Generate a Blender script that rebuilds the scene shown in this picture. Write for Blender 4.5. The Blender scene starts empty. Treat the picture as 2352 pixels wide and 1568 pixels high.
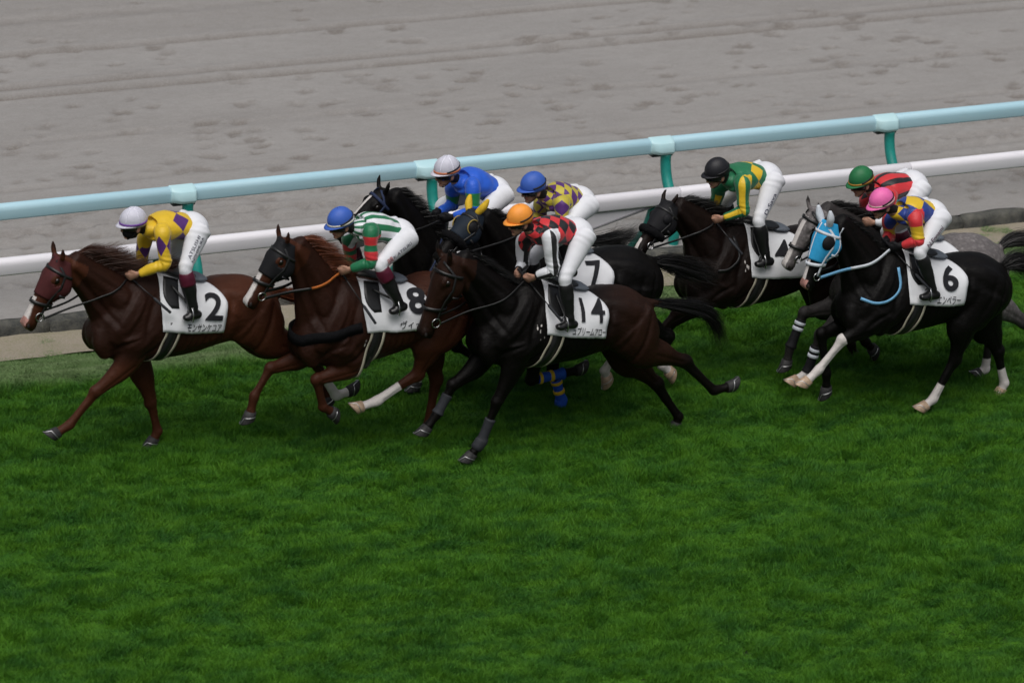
import bpy, math, random
import numpy as np
from mathutils import Vector, Matrix
from mathutils.bvhtree import BVHTree

random.seed(7); RNG = np.random.default_rng(7)
SC = bpy.context.scene
COL = SC.collection
R = math.radians

# ------------------------------------------------------------------ camera
PSI, THETA, ROLL, DIST, SCALE = R(32), R(22), R(6.45), 55.0, 255.0
FPX = DIST*SCALE                                   # focal length in pixels of a 2352 px wide frame
FWD = np.array([math.sin(PSI)*math.cos(THETA), math.cos(PSI)*math.cos(THETA), -math.sin(THETA)])
_r0 = np.array([math.cos(PSI), -math.sin(PSI), 0.0]); _u0 = np.cross(_r0, FWD)
RIGHT = _r0*math.cos(ROLL)+_u0*math.sin(ROLL)
UP = _u0*math.cos(ROLL)-_r0*math.sin(ROLL)
CAMP = -DIST*FWD
cam_d = bpy.data.cameras.new('camera'); cam = bpy.data.objects.new('camera', cam_d); COL.objects.link(cam)
cam_d.sensor_fit = 'HORIZONTAL'; cam_d.sensor_width = 36; cam_d.lens = FPX/2352*36
cam_d.clip_start = 1; cam_d.clip_end = 2000
cam.matrix_world = Matrix(((RIGHT[0], UP[0], -FWD[0], CAMP[0]), (RIGHT[1], UP[1], -FWD[1], CAMP[1]),
                           (RIGHT[2], UP[2], -FWD[2], CAMP[2]), (0, 0, 0, 1)))
cam_d.dof.use_dof = True; cam_d.dof.focus_distance = 53.6; cam_d.dof.aperture_fstop = 2.0
SC.camera = cam

# ------------------------------------------------------------------ sky, sun, exposure (overcast day)
SUN_EL, SUN_AZ = R(66), R(222)
world = bpy.data.worlds.new('World'); SC.world = world; world.use_nodes = True
wn = world.node_tree.nodes; wl = world.node_tree.links
sky = wn.new('ShaderNodeTexSky'); sky.sky_type = 'NISHITA'; sky.sun_disc = False
sky.sun_elevation = SUN_EL; sky.sun_rotation = SUN_AZ; sky.dust_density = 6.0; sky.air_density = 1.2
hs = wn.new('ShaderNodeHueSaturation'); hs.inputs['Saturation'].default_value = 0.50
bg = wn['Background']; bg.inputs['Strength'].default_value = 0.05
wl.new(sky.outputs[0], hs.inputs['Color']); wl.new(hs.outputs[0], bg.inputs['Color'])
sun_d = bpy.data.lights.new('sun', 'SUN'); sun_d.energy = 1.5; sun_d.angle = R(55); sun_d.color = (1, .985, .96)
sun = bpy.data.objects.new('sun', sun_d); COL.objects.link(sun)
sd = Vector((math.sin(SUN_AZ)*math.cos(SUN_EL), math.cos(SUN_AZ)*math.cos(SUN_EL), math.sin(SUN_EL)))
sun.rotation_euler = sd.to_track_quat('Z', 'Y').to_euler()
SC.view_settings.view_transform = 'Standard'; SC.view_settings.look = 'None'
SC.view_settings.exposure = 0.40; SC.view_settings.gamma = 1.0

# ------------------------------------------------------------------ points from the photograph at a known depth
def PY(p, Y):
    d = FWD+RIGHT*(p[0]-1176)/FPX-UP*(p[1]-784)/FPX
    return CAMP+d*(Y-CAMP[1])/d[1]
def PZ(p, Z=0.0):
    d = FWD+RIGHT*(p[0]-1176)/FPX-UP*(p[1]-784)/FPX
    return CAMP+d*(Z-CAMP[2])/d[2]
A = lambda *v: np.array(v, float)
def nrm(v): v = np.asarray(v, float); return v/max(1e-9, np.linalg.norm(v))

# ------------------------------------------------------------------ tagging and object helpers
def tag(o, label=None, cat=None, group=None, kind=None):
    if label: o['label'] = label
    if cat: o['category'] = cat
    if group: o['group'] = group
    if kind: o['kind'] = kind
    return o
def empty(name, loc):
    o = bpy.data.objects.new(name, None); COL.objects.link(o); o.location = tuple(loc); o.empty_display_size = .2
    return o
def outward(verts, faces, c=None):
    v = np.asarray(verts, float); c = v.mean(0) if c is None else c; t = 0
    for f in faces[::max(1, len(faces)//200)]:
        n = np.cross(v[f[1]]-v[f[0]], v[f[2]]-v[f[0]]); t += n@(v[f[0]]-c)
    return [list(f)[::-1] for f in faces] if t < 0 else faces
def mesh_obj(name, verts, faces, mat, parent=None, smooth=True, uv=None):
    """verts in world space; a child is stored relative to its (unrotated) ancestors"""
    off = np.zeros(3); p = parent
    while p is not None:
        off += np.array(p.location); p = p.parent
    v = np.asarray(verts, float)-off
    me = bpy.data.meshes.new(name); me.from_pydata(v.tolist(), [], [list(f) for f in faces])
    if uv is not None:
        l = me.uv_layers.new(name='uv'); li = np.empty(len(me.loops), int); me.loops.foreach_get('vertex_index', li)
        l.data.foreach_set('uv', np.asarray(uv, float)[li].ravel())
    if smooth: me.polygons.foreach_set('use_smooth', [True]*len(me.polygons))
    if mat: me.materials.append(mat)
    o = bpy.data.objects.new(name, me); COL.objects.link(o)
    if parent: o.parent = parent
    return o
class MB:
    """collects shapes for one mesh"""
    def __init__(s): s.v = []; s.f = []; s.uv = []; s.n = 0
    def add(s, v, f, uv=None):
        v = np.asarray(v, float)
        s.v.append(v); s.f += [[i+s.n for i in q] for q in f]
        s.uv.append(np.zeros((len(v), 2)) if uv is None else np.asarray(uv, float)); s.n += len(v); return s
    def build(s, name, mat, parent=None, smooth=True, uv=False):
        return mesh_obj(name, np.vstack(s.v), s.f, mat, parent, smooth, np.vstack(s.uv) if uv else None)
    def arrays(s): return np.vstack(s.v), s.f

def spline(P, n):
    """Catmull-Rom through the rows of P, n samples per span"""
    P = np.asarray(P, float)
    if P.ndim == 1: P = P[:, None]
    Q = np.vstack([2*P[0]-P[1], P, 2*P[-1]-P[-2]]); out = []
    for i in range(len(P)-1):
        a, b, c, d = Q[i:i+4]
        for t in np.linspace(0, 1, n, endpoint=False):
            out.append(.5*((2*b)+(c-a)*t+(2*a-5*b+4*c-d)*t*t+(3*b-a-3*c+d)*t**3))
    out.append(P[-1]); return np.array(out)
def tube(C, ra, rb=None, lat=(0, 1, 0), seg=14, res=4, cap=True, egg=0.0):
    """tube through centres C; ra = radius across the lateral axis (in plane), rb = lateral radius. Returns v, f, uv"""
    C = np.asarray(C, float); m = len(C)
    ra = np.broadcast_to(np.asarray(ra, float), (m,)); rb = ra if rb is None else np.broadcast_to(np.asarray(rb, float), (m,))
    S = spline(np.column_stack([C, ra, rb]), res) if res > 1 and m > 1 else np.column_stack([C, ra, rb])
    C, ra, rb = S[:, :3], np.maximum(S[:, 3], 1e-4), np.maximum(S[:, 4], 1e-4)
    T = np.gradient(C, axis=0); T /= np.maximum(1e-9, np.linalg.norm(T, axis=1))[:, None]
    L = np.asarray(lat, float); n = len(C); V = []; UV = []
    ang = np.linspace(0, 2*math.pi, seg, endpoint=False)
    al = np.concatenate([[0], np.cumsum(np.linalg.norm(np.diff(C, axis=0), axis=1))]); al /= max(1e-9, al[-1])
    for i in range(n):
        b = L-T[i]*(L@T[i])
        if np.linalg.norm(b) < .05:
            b = A(0, 0, 1)-T[i]*T[i][2]
        b = nrm(b); a = np.cross(T[i], b)
        if a[2] < 0 and abs(a[2]) > .2 and False: a = -a
        for q in ang:
            V.append(C[i]+a*ra[i]*math.cos(q)+b*rb[i]*math.sin(q)*(1-egg*math.cos(q))); UV.append((q/(2*math.pi), al[i]))
    F = [[i*seg+j, i*seg+(j+1) % seg, (i+1)*seg+(j+1) % seg, (i+1)*seg+j] for i in range(n-1) for j in range(seg)]
    if cap:
        k = len(V); V += [C[0]-T[0]*ra[0]*.35, C[-1]+T[-1]*ra[-1]*.35]; UV += [(0, 0), (0, 1)]
        F += [[k, (j+1) % seg, j] for j in range(seg)] + [[k+1, (n-1)*seg+j, (n-1)*seg+(j+1) % seg] for j in range(seg)]
    return np.array(V), F, np.array(UV)
def ellipsoid(c, ax, r, nu=14, nv=9):
    """ax: 3 unit vectors as rows, r: 3 radii, poles on the third"""
    V = []; ax = np.asarray(ax, float)
    for i in range(1, nv):
        p = math.pi*i/nv
        for j in range(nu):
            q = 2*math.pi*j/nu
            V.append(np.asarray(c)+ax[0]*r[0]*math.sin(p)*math.cos(q)+ax[1]*r[1]*math.sin(p)*math.sin(q)+ax[2]*r[2]*math.cos(p))
    k = len(V); V += [np.asarray(c)+ax[2]*r[2], np.asarray(c)-ax[2]*r[2]]
    F = [[i*nu+j, (i+1)*nu+j, (i+1)*nu+(j+1) % nu, i*nu+(j+1) % nu] for i in range(nv-2) for j in range(nu)]
    F += [[k, j, (j+1) % nu] for j in range(nu)]+[[k+1, (nv-2)*nu+(j+1) % nu, (nv-2)*nu+j] for j in range(nu)]
    return np.array(V), F
I3 = np.eye(3)
def box(lo, hi):
    x0, y0, z0 = lo; x1, y1, z1 = hi
    v = [(x0, y0, z0), (x1, y0, z0), (x1, y1, z0), (x0, y1, z0), (x0, y0, z1), (x1, y0, z1), (x1, y1, z1), (x0, y1, z1)]
    return v, [(0, 3, 2, 1), (4, 5, 6, 7), (0, 1, 5, 4), (1, 2, 6, 5), (2, 3, 7, 6), (3, 0, 4, 7)]
def fuse(mb, voxel, smooth=4, fac=.5):
    """voxel union of everything in mb -> one continuous skin (verts, faces)"""
    v, f = mb.arrays()
    me = bpy.data.meshes.new('tmp'); me.from_pydata(v.tolist(), [], f)
    o = bpy.data.objects.new('tmp', me); COL.objects.link(o)
    m = o.modifiers.new('r', 'REMESH'); m.mode = 'VOXEL'; m.voxel_size = voxel
    if smooth:
        s = o.modifiers.new('s', 'SMOOTH'); s.factor = fac; s.iterations = smooth
    dg = bpy.context.evaluated_depsgraph_get(); e = o.evaluated_get(dg); em = e.to_mesh()
    n = len(em.vertices); V = np.empty(n*3); em.vertices.foreach_get('co', V); V = V.reshape(-1, 3)
    F = [list(p.vertices) for p in em.polygons]
    N = np.empty(n*3); em.vertices.foreach_get('normal', N); N = N.reshape(-1, 3)
    e.to_mesh_clear(); bpy.data.objects.remove(o); bpy.data.meshes.remove(me)
    return V, F, N

# ------------------------------------------------------------------ materials
MATS = {}
class NT:
    def __init__(s, name):
        s.m = bpy.data.materials.new(name); s.m.use_nodes = True; s.t = s.m.node_tree
        s.b = s.t.nodes['Principled BSDF']
    def n(s, t, **k):
        x = s.t.nodes.new(t)
        for a, b in k.items(): setattr(x, a, b)
        return x
    def l(s, a, b): s.t.links.new(a, b)
    def val(s, x, sock):
        if hasattr(x, 'is_linked') or isinstance(x, bpy.types.NodeSocket): s.l(x, sock)
        else: sock.default_value = x
    def math(s, op, a, b=0.0, c=None):
        x = s.n('ShaderNodeMath', operation=op); s.val(a, x.inputs[0]); s.val(b, x.inputs[1])
        if c is not None: s.val(c, x.inputs[2])
        return x.outputs[0]
    def mix(s, f, a, b):
        x = s.n('ShaderNodeMix', data_type='RGBA'); s.val(f, x.inputs[0]); s.val(a, x.inputs[6]); s.val(b, x.inputs[7]); return x.outputs[2]
    def noise(s, scale, detail=3, rough=.5, vec=None, out=0, stretch=None):
        x = s.n('ShaderNodeTexNoise'); x.inputs['Scale'].default_value = scale; x.inputs['Detail'].default_value = detail; x.inputs['Roughness'].default_value = rough
        if stretch is not None:
            mp = s.n('ShaderNodeMapping'); mp.inputs['Scale'].default_value = stretch; s.l(vec, mp.inputs[0]); vec = mp.outputs[0]
        if vec is not None: s.l(vec, x.inputs['Vector'])
        return x.outputs[out]
    def ramp(s, f, lo, hi):
        x = s.n('ShaderNodeMapRange'); x.inputs[1].default_value = lo; x.inputs[2].default_value = hi; s.l(f, x.inputs[0]); return x.outputs[0]
    def obj(s): return s.n('ShaderNodeTexCoord').outputs['Object']
    def pos(s): return s.n('ShaderNodeNewGeometry').outputs['Position']
    def uv(s):
        x = s.n('ShaderNodeSeparateXYZ'); s.l(s.n('ShaderNodeTexCoord').outputs['UV'], x.inputs[0]); return x.outputs[0], x.outputs[1]
    def attr(s, name): return s.n('ShaderNodeAttribute', attribute_name=name).outputs['Fac']
    def bump(s, h, strength=.3, dist=.01):
        x = s.n('ShaderNodeBump'); x.inputs['Strength'].default_value = strength; x.inputs['Distance'].default_value = dist
        s.l(h, x.inputs['Height']); s.l(x.outputs[0], s.b.inputs['Normal'])
    def set(s, color=None, rough=.5, spec=.5, **k):
        if color is not None: s.val(color if hasattr(color, 'is_linked') else (*color[:3], 1), s.b.inputs['Base Color'])
        s.val(rough, s.b.inputs['Roughness']); s.b.inputs['Specular IOR Level'].default_value = spec
        for a, b in k.items(): s.b.inputs[a.replace('_', ' ')].default_value = b
        return s.m
def rgb(*c): return (*c, 1)
def plain(name, c, rough=.5, spec=.5, vary=.12, scale=14, bump=.0, bscale=90, **k):
    if name in MATS: return MATS[name]
    t = NT(name); o = t.obj(); nz = t.noise(scale, 4, .6, o)
    col = t.mix(t.ramp(nz, .3, .7), rgb(*[x*(1-vary) for x in c]), rgb(*[min(1, x*(1+vary)) for x in c]))
    if bump: t.bump(t.noise(bscale, 3, .6, o), bump, .004)
    MATS[name] = t.set(col, rough, spec, **k); return MATS[name]

# ------------------------------------------------------------------ the setting
def vnoise(x, y, seed=0):
    """smooth value noise on numpy arrays"""
    xi = np.floor(x).astype(int); yi = np.floor(y).astype(int); xf = x-xi; yf = y-yi
    def h(a, b):
        n = (a*374761393+b*668265263+seed*1442695041) & 0x7fffffff
        n = ((n ^ (n >> 13))*1274126177) & 0x7fffffff
        return ((n ^ (n >> 16)) & 0xffff)/65535.0
    u = xf*xf*(3-2*xf); w = yf*yf*(3-2*yf)
    return (h(xi, yi)*(1-u)+h(xi+1, yi)*u)*(1-w)+(h(xi, yi+1)*(1-u)+h(xi+1, yi+1)*u)*w-.5

Y_GRASS, Y_KERB0, Y_KERB1, Z_DIRT = .86, 1.30, 1.44, .10
X0, X1 = -14.0, 20.0
def m_soil():
    t = NT('soil_under_turf'); n = t.noise(9, 5, .6, t.pos())
    return t.set(t.mix(t.ramp(n, .35, .65), rgb(.010, .022, .006), rgb(.020, .042, .010)), .9, .2)
def m_verge():
    t = NT('verge_sand'); p = t.pos(); n = t.noise(3.2, 6, .7, p, stretch=(.5, 1, 1)); n2 = t.noise(60, 4, .7, p)
    c = t.mix(t.ramp(n, .42, .62), rgb(.30, .26, .20), rgb(.23, .22, .13)); c = t.mix(t.ramp(n2, .4, .65), c, rgb(.34, .30, .25))
    t.bump(t.noise(45, 5, .7, p), .6, .02)
    return t.set(c, .95, .1)
def m_dirt():
    t = NT('dirt_track_sand'); p = t.pos(); n = t.noise(1.3, 6, .65, p, stretch=(.35, 1, 1)); n2 = t.noise(15, 6, .8, p, stretch=(.5, 1, 1)); n3 = t.noise(70, 4, .8, p, stretch=(.6, 1, 1))
    c = t.mix(t.ramp(n, .3, .7), rgb(.256, .246, .239), rgb(.300, .289, .281))
    c = t.mix(t.math('MULTIPLY', t.ramp(n2, .42, .68), .55), c, rgb(.215, .202, .192))
    c = t.mix(t.math('MULTIPLY', t.attr('damp'), .85), c, rgb(.150, .132, .118))
    c = t.mix(t.math('MULTIPLY', t.ramp(n3, .45, .7), .45), c, rgb(.36, .348, .338))
    t.bump(t.math('ADD', t.noise(38, 5, .7, p, stretch=(.6, 1, 1)), t.math('MULTIPLY', n3, .4)), .22, .012)
    return t.set(c, .95, .12)
g = mesh_obj('ground', [(-900, -900, -.35), (900, -900, -.35), (900, 900, -.35), (-900, 900, -.35)], [(0, 1, 2, 3)],
             plain('far_field', (.05, .07, .03), .95, .1, .3, .05)); tag(g, kind='structure')
# turf bed, slightly uneven
def sheet(name, xs, ys, zf, mat):
    X, Y = np.meshgrid(xs, ys); Z = zf(X, Y); nx = len(xs)
    v = np.column_stack([X.ravel(), Y.ravel(), Z.ravel()])
    f = [(j*nx+i, j*nx+i+1, (j+1)*nx+i+1, (j+1)*nx+i) for j in range(len(ys)-1) for i in range(nx-1)]
    return tag(mesh_obj(name, v, f, mat), kind='structure')
def turf_z(X, Y): return .030*vnoise(X*2.1, Y*3.0, 1)+.018*vnoise(X*6, Y*7, 2)-.015
sheet('turf', np.arange(X0, X1+.1, .2), np.append(np.arange(-22, Y_GRASS, .2), Y_GRASS), turf_z, m_soil())
sheet('verge', np.arange(X0, X1+.1, .12), np.linspace(Y_GRASS-.06, Y_KERB0+.03, 9),
      lambda X, Y: .004+.02*vnoise(X*3, Y*6, 4)+.012*vnoise(X*11, Y*13, 5), m_verge())
# dirt track: harrow lines along the track, wheel ruts, hoof prints
dx = np.arange(X0+2, X1-1, .045); dy = np.concatenate([np.arange(Y_KERB1-.02, 13.5, .030), np.arange(13.6, 40, .6)])
DX, DY = np.meshgrid(dx, dy)
DZ = .010*vnoise(DX*.9, DY*1.5, 11)+.004*vnoise(DX*3.0, DY*7, 12)+.0025*vnoise(DX*6, DY*24, 13)
DAMP = np.clip(vnoise(DX*.25, DY*1.1, 14)*.6, 0, .2)
def rut(y0, w, depth, wob=.04, damp=.9, sl=0.0):
    c = y0+sl*DX+wob*vnoise(DX*.5, DX*0+y0*3, 21); d = (DY-c)/w
    k = np.exp(-d*d); broken = np.clip(.80+.9*vnoise(DX*1.6, DX*0+y0*7, 22)+.5*vnoise(DX*7, DY*9, 24), .15, 1.1)
    DZ[:] += (-depth*k+depth*.5*np.exp(-(np.abs(d)-1.6)**2*3))*broken
    DAMP[:] = np.maximum(DAMP, damp*k*broken)
for y0, w, dp, da in ((6.55, .06, .03, .95), (6.80, .06, .03, .9), (7.65, .06, .035, 1.0), (8.55, .10, .02, .5), (9.4, .06, .03, .9), (10.2, .08, .03, .9), (4.3, .05, .012, .3), (5.4, .06, .012, .3), (3.05, .07, .03, .3), (3.3, .05, .03, .25), (11.6, .08, .03, .7)):
    rut(y0, w, dp, damp=da)
# churned bands beside the rail
for y0, w in ((2.55, .13), (2.80, .05), (2.15, .07), (3.25, .12), (3.6, .05)):
    k = np.exp(-((DY-y0-.05*vnoise(DX*.4, DX*0, 31))/w)**2); tex = vnoise(DX*9, DY*11, 32)+.7*vnoise(DX*19, DY*23, 33)
    DZ += k*tex*.065; DAMP = np.maximum(DAMP, k*np.clip(.32-tex*1.1, 0, .95))
def print_at(x, y, s, deep, ang):
    i0, i1 = np.searchsorted(dx, [x-.5*s, x+.5*s]); j0, j1 = np.searchsorted(dy, [y-.4*s, y+.4*s])
    if i1-i0 < 2 or j1-j0 < 2: return
    xx = DX[j0:j1, i0:i1]-x; yy = DY[j0:j1, i0:i1]-y; c, sn = math.cos(ang), math.sin(ang)
    a = (xx*c+yy*sn)/(.17*s); b = (-xx*sn+yy*c)/(.085*s); r = np.sqrt(a*a+b*b)+.9*vnoise(xx*18+x*5, yy*26+y*5, 41)+.5*vnoise(xx*45, yy*60+y, 42)
    DZ[j0:j1, i0:i1] += -deep*np.exp(-r*r*1.2)+deep*.30*np.exp(-(r-1.5)**2*5)
    DAMP[j0:j1, i0:i1] = np.maximum(DAMP[j0:j1, i0:i1], np.clip((1.25-r)*1.5, 0, 1)*(.35+.6*random.random()))
for _ in range(980):
    x = random.uniform(-9, 17); y = random.uniform(3.4, 13.4)
    if y > 6.4 and random.random() < .45: continue
    s = random.uniform(.38, .85); ang = random.gauss(.05, .18)
    print_at(x, y, s, random.uniform(.010, .028), ang)
    if random.random() < .5: print_at(x+random.uniform(-.3, .3), y+random.uniform(.12, .3)*random.choice((-1, 1)), s*.9, .02, ang)
for _ in range(120): print_at(random.uniform(-9, 15), random.uniform(1.7, 3.3), random.uniform(.4, .8), .02, random.gauss(0, .3))
nx = len(dx); dv = np.column_stack([DX.ravel(), DY.ravel(), (DZ+Z_DIRT).ravel()])
ii = (np.arange(len(dy)-1)[:, None]*nx+np.arange(nx-1)[None, :]).ravel()
dirt = mesh_obj('dirt_track', dv, np.column_stack([ii, ii+1, ii+nx+1, ii+nx]).tolist(), m_dirt()); tag(dirt, kind='structure')
at = dirt.data.attributes.new('damp', 'FLOAT', 'POINT'); at.data.foreach_set('value', DAMP.ravel().astype('f'))
# kerb stones between the dirt and the verge
kerb = empty('kerb', (0, Y_KERB0, 0)); tag(kerb, kind='structure')
def m_kerb():
    t = NT('kerb_stone'); p = t.pos(); n = t.noise(5, 6, .7, p); n2 = t.noise(40, 4, .7, p)
    c = t.mix(t.ramp(n, .36, .64), rgb(.050, .052, .052), rgb(.14, .135, .12)); c = t.mix(t.math('MULTIPLY', t.ramp(n2, .45, .75), .5), c, rgb(.09, .095, .07))
    t.bump(n2, .8, .02); return t.set(c, .9, .2)
KM = m_kerb(); KV = []
for q in range(4):
    prof = [(0, -.06), (.008, .070), (.035, .108), (.075, .118), (.13, .108), (.14, -.06)]; L = .74; v = []; ns = 9
    for i in range(ns):
        e = .012 if i in (0, ns-1) else 0
        for (a, b) in prof:
            v.append((i/(ns-1)*L, a+random.uniform(-.006, .006)+e*.5*(1 if a < .07 else -1), b+random.uniform(-.008, .008)-(e if b > 0 else 0)))
    f = [[i*6+j, (i+1)*6+j, (i+1)*6+j+1, i*6+j+1] for i in range(ns-1) for j in range(5)]+[[j for j in range(6)], [(ns-1)*6+5-j for j in range(6)]]
    me = bpy.data.meshes.new('kerb_stone'); me.from_pydata(v, [], f); me.materials.append(KM); KV.append(me)
    me.polygons.foreach_set('use_smooth', [True]*len(me.polygons))
x = X0+4
while x < X1-5:
    o = bpy.data.objects.new('kerb_stone', random.choice(KV)); COL.objects.link(o); o.parent = kerb
    o.location = (x, random.uniform(-.008, .008), random.uniform(-.008, .008)); o.rotation_euler = (0, 0, random.uniform(-.006, .006)); x += .752

# ------------------------------------------------------------------ rails
def m_rail(name, c, c2):
    t = NT(name); p = t.obj(); n = t.noise(2.0, 6, .65, p, stretch=(.5, 4, 4)); n2 = t.noise(22, 5, .75, p, stretch=(.25, 1, 1))
    col = t.mix(t.ramp(n, .35, .68), rgb(*c), rgb(*c2)); col = t.mix(t.math('MULTIPLY', t.ramp(n2, .58, .8), .35), col, rgb(*[x*.7 for x in c2]))
    return t.set(col, .38, .45)
M_BLUE = m_rail('blue_rail_plastic', (.40, .635, .74), (.45, .66, .75)); M_CAP = m_rail('blue_cap_plastic', (.47, .72, .78), (.52, .74, .78))
M_WHITE = m_rail('white_rail_plastic', (.80, .78, .83), (.74, .73, .77)); M_TEAL = plain('teal_post_paint', (.010, .25, .215), .42, .5, .15, 6)
M_SHADOWGAP = plain('cap_shadow_gap', (.02, .022, .024), .6)  # near-black colour standing in for the shaded gap under the caps
PITCH = 2.52
def rail_profile(w, h):
    pts = []; r = .055
    for cx, cz, a0 in ((w/2-r, h/2-r, 0), (-w/2+r, h/2-r, 90), (-w/2+.02, -h/2+.02, 180), (w/2-.02, -h/2+.02, 270)):
        rr = r if cz > 0 else .02
        for k in range(5): a = R(a0+k*22.5); pts.append((cx+rr*math.cos(a), cz+rr*math.sin(a)))
    return pts
def rail_seg(name, x0, x1, y, z, w, h, mat, parent):
    pr = rail_profile(w, h); n = len(pr); v = []; st = [x0+.003, x0+.012, x1-.012, x1-.003]
    for i, xx in enumerate(st):
        k = .93 if i in (0, 3) else 1
        v += [(xx, y+a*k, z+b*k) for a, b in pr]
    f = [[i*n+j, i*n+(j+1) % n, (i+1)*n+(j+1) % n, (i+1)*n+j] for i in range(3) for j in range(n)]+[list(range(n))[::-1], [3*n+j for j in range(n)]]
    o = mesh_obj(name, v, f, mat, parent); return o
def gooseneck(xp, ytop, ztop, ybase, zbase, r, mat, parent):
    h = ztop-zbase; d = ytop-ybase
    C = [(xp, ytop, ztop), (xp, ytop-.02*d, ztop-.10*h), (xp, ytop-.20*d, ztop-.28*h), (xp, ytop-.62*d, ztop-.50*h), (xp, ytop-.93*d, ztop-.68*h), (xp, ybase, ztop-.82*h), (xp, ybase, zbase-.12)]
    v, f, _ = tube(C, r, r, lat=(1, 0, 0), seg=16, res=5); mesh_obj('post', v, f, mat, parent)
YB, ZB = 1.85, .970; XB = PY((975, 408), YB)[0]
bf = empty('blue_rail_fence', (XB, 1.5, Z_DIRT)); tag(bf, 'pale blue plastic running rail on curved teal posts along the dirt track', 'fence')
for k in range(-4, 5):
    xp = XB+k*PITCH
    rail_seg('rail', xp, xp+PITCH, YB, ZB, .112, .145, M_BLUE, bf)
    gooseneck(xp+.055, YB-.05, ZB-.08, 1.50, Z_DIRT, .051, M_TEAL, bf)
    # saddle cap: flared cover on the rider side of the joint
    mb = MB(); n = 13; V = []; F = []
    for i in range(n):
        a = i/(n-1); xx = xp-.125+.25*a; e = math.sin(min(1, a/.45)*math.pi/2)*min(1, (1-a)/.08+.25)
        row = [(xx, YB+.02, ZB+.077), (xx, YB-.034, ZB+.070), (xx, YB-.062-.035*e, ZB+.044), (xx, YB-.066-.055*e, ZB-.012-.028*e), (xx, YB-.060-.035*e, ZB-.046-.026*e), (xx, YB-.03, ZB-.082)]
        V += row
    F = [[i*6+j, i*6+j+1, (i+1)*6+j+1, (i+1)*6+j] for i in range(n-1) for j in range(5)]+[[0, 5, 4, 3, 2, 1], [(n-1)*6+j for j in range(6)]]
    c = mesh_obj('cap', V, F, M_CAP, bf); c.modifiers.new('b', 'BEVEL').width = .006
    v, f = box((xp-.09, YB-.045, ZB-.104), (xp+.13, YB+.03, ZB-.076)); mesh_obj('shadow_gap_strip', v, f, M_SHADOWGAP, c, False)  # dark strip added as the shade between cap and post
YW, ZW = .25, 1.155; XW = PY((1558, 447), YW)[0]
wf = empty('white_rail_fence', (XW, .7, 0)); tag(wf, 'white plastic running rail on curved teal posts at the turf edge', 'fence')
for k in range(-5, 4):
    xp = XW+k*PITCH
    rail_seg('rail', xp, xp+PITCH, YW, ZW, .112, .150, M_WHITE, wf)
    gooseneck(xp+2.28, YW+.02, ZW-.07, .70, 0, .05, M_TEAL, wf)
# white wing board hung under the rail, tapering away to the right
xl = PY((1165, 500), YW)[0]; xr = PY((1497, 470), YW)[0]
t0 = ZW-.077; zb = PY((1350, 526), YW)[2]; xm = PY((1350, 526), YW)[0]; zl = t0-(t0-zb)*(xr-xl)/(xr-xm)
v = [(xl, YW-.03, zl), (xr, YW-.03, t0-.004), (xr, YW-.03, t0+.03), (xl, YW-.03, t0+.03)]; v += [(a, b+.035, c) for a, b, c in v]
o = mesh_obj('wing_board', v, [(0, 1, 2, 3), (7, 6, 5, 4), (0, 4, 5, 1), (1, 5, 6, 2), (2, 6, 7, 3), (3, 7, 4, 0)], M_WHITE, wf, False)
o['label'] = 'white wedge-shaped board under the rail'
v, f, _ = tube([(xl, YW-.03, zl), (xr, YW-.03, t0)], .011, seg=8, res=1); mesh_obj('edge_bar', v, f, plain('grey_bar', (.18, .18, .19), .4), o)

# ------------------------------------------------------------------ horses
def coat(name, base, dark, white=(.62, .58, .56), rough=.27, dapple=0, grey=None):
    t = NT(name); o = t.obj(); n = t.noise(4, 5, .6, o); n2 = t.noise(28, 4, .7, o)
    c = t.mix(t.ramp(n, .3, .7), rgb(*[x*.82 for x in base]), rgb(*[x*1.2 for x in base]))
    if dapple:
        vo = t.n('ShaderNodeTexVoronoi'); vo.inputs['Scale'].default_value = 26; t.l(o, vo.inputs['Vector'])
        c = t.mix(t.math('MULTIPLY', t.ramp(vo.outputs['Distance'], .55, .15), dapple), c, rgb(*grey))
        c = t.mix(t.math('MULTIPLY', t.ramp(n2, .4, .65), .6), c, rgb(*[x*.55 for x in base]))
    c = t.mix(t.attr('tone'), c, rgb(*dark))
    mk = t.attr('mark'); e = t.math('ADD', mk, t.math('MULTIPLY', t.math('SUBTRACT', n2, .5), .35))
    c = t.mix(t.ramp(e, .42, .60), c, rgb(*white))
    c = t.mix(t.ramp(t.attr('pink'), .3, .8), c, rgb(.42, .22, .19))
    hair = t.noise(260, 2, .5, o, stretch=(.3, 1, 1))
    t.bump(t.math('ADD', t.math('ADD', t.math('MULTIPLY', t.noise(11, 4, .55, o), .7), t.math('MULTIPLY', t.noise(42, 4, .65, o, stretch=(.6, 1, 1)), .42)), t.math('MULTIPLY', hair, .22)), .5, .022)
    return t.set(c, t.math('ADD', t.math('MULTIPLY', n2, .2), rough+.10), .15)
COATS = {
    'red chestnut': coat('coat_red_chestnut', (.058, .0185, .009), (.0092, .0042, .0032)),
    'dark chestnut': coat('coat_dark_chestnut', (.048, .0152, .0075), (.0072, .0034, .0028)),
    'bay': coat('coat_dark_bay', (.0200, .0078, .0045), (.0021, .0019, .0019)),
    'black': coat('coat_black_brown', (.0034, .0028, .0027), (.0022, .0021, .0021)),
    'brown': coat('coat_brown', (.0088, .0045, .0034), (.0027, .0022, .0021)),
    'grey': coat('coat_grey', (.145, .132, .132), (.022, .020, .020), dapple=.5, grey=(.34, .31, .31)),
}
M_HOOFD = plain('dark_hoof', (.028, .027, .028), .6, .3, .4, 40); M_HOOFL = plain('pale_hoof', (.40, .285, .20), .5, .5, .3, 40)
M_SHOE = plain('aluminium_shoe', (.55, .55, .56), .3, .5, Metallic=.9)
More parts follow.
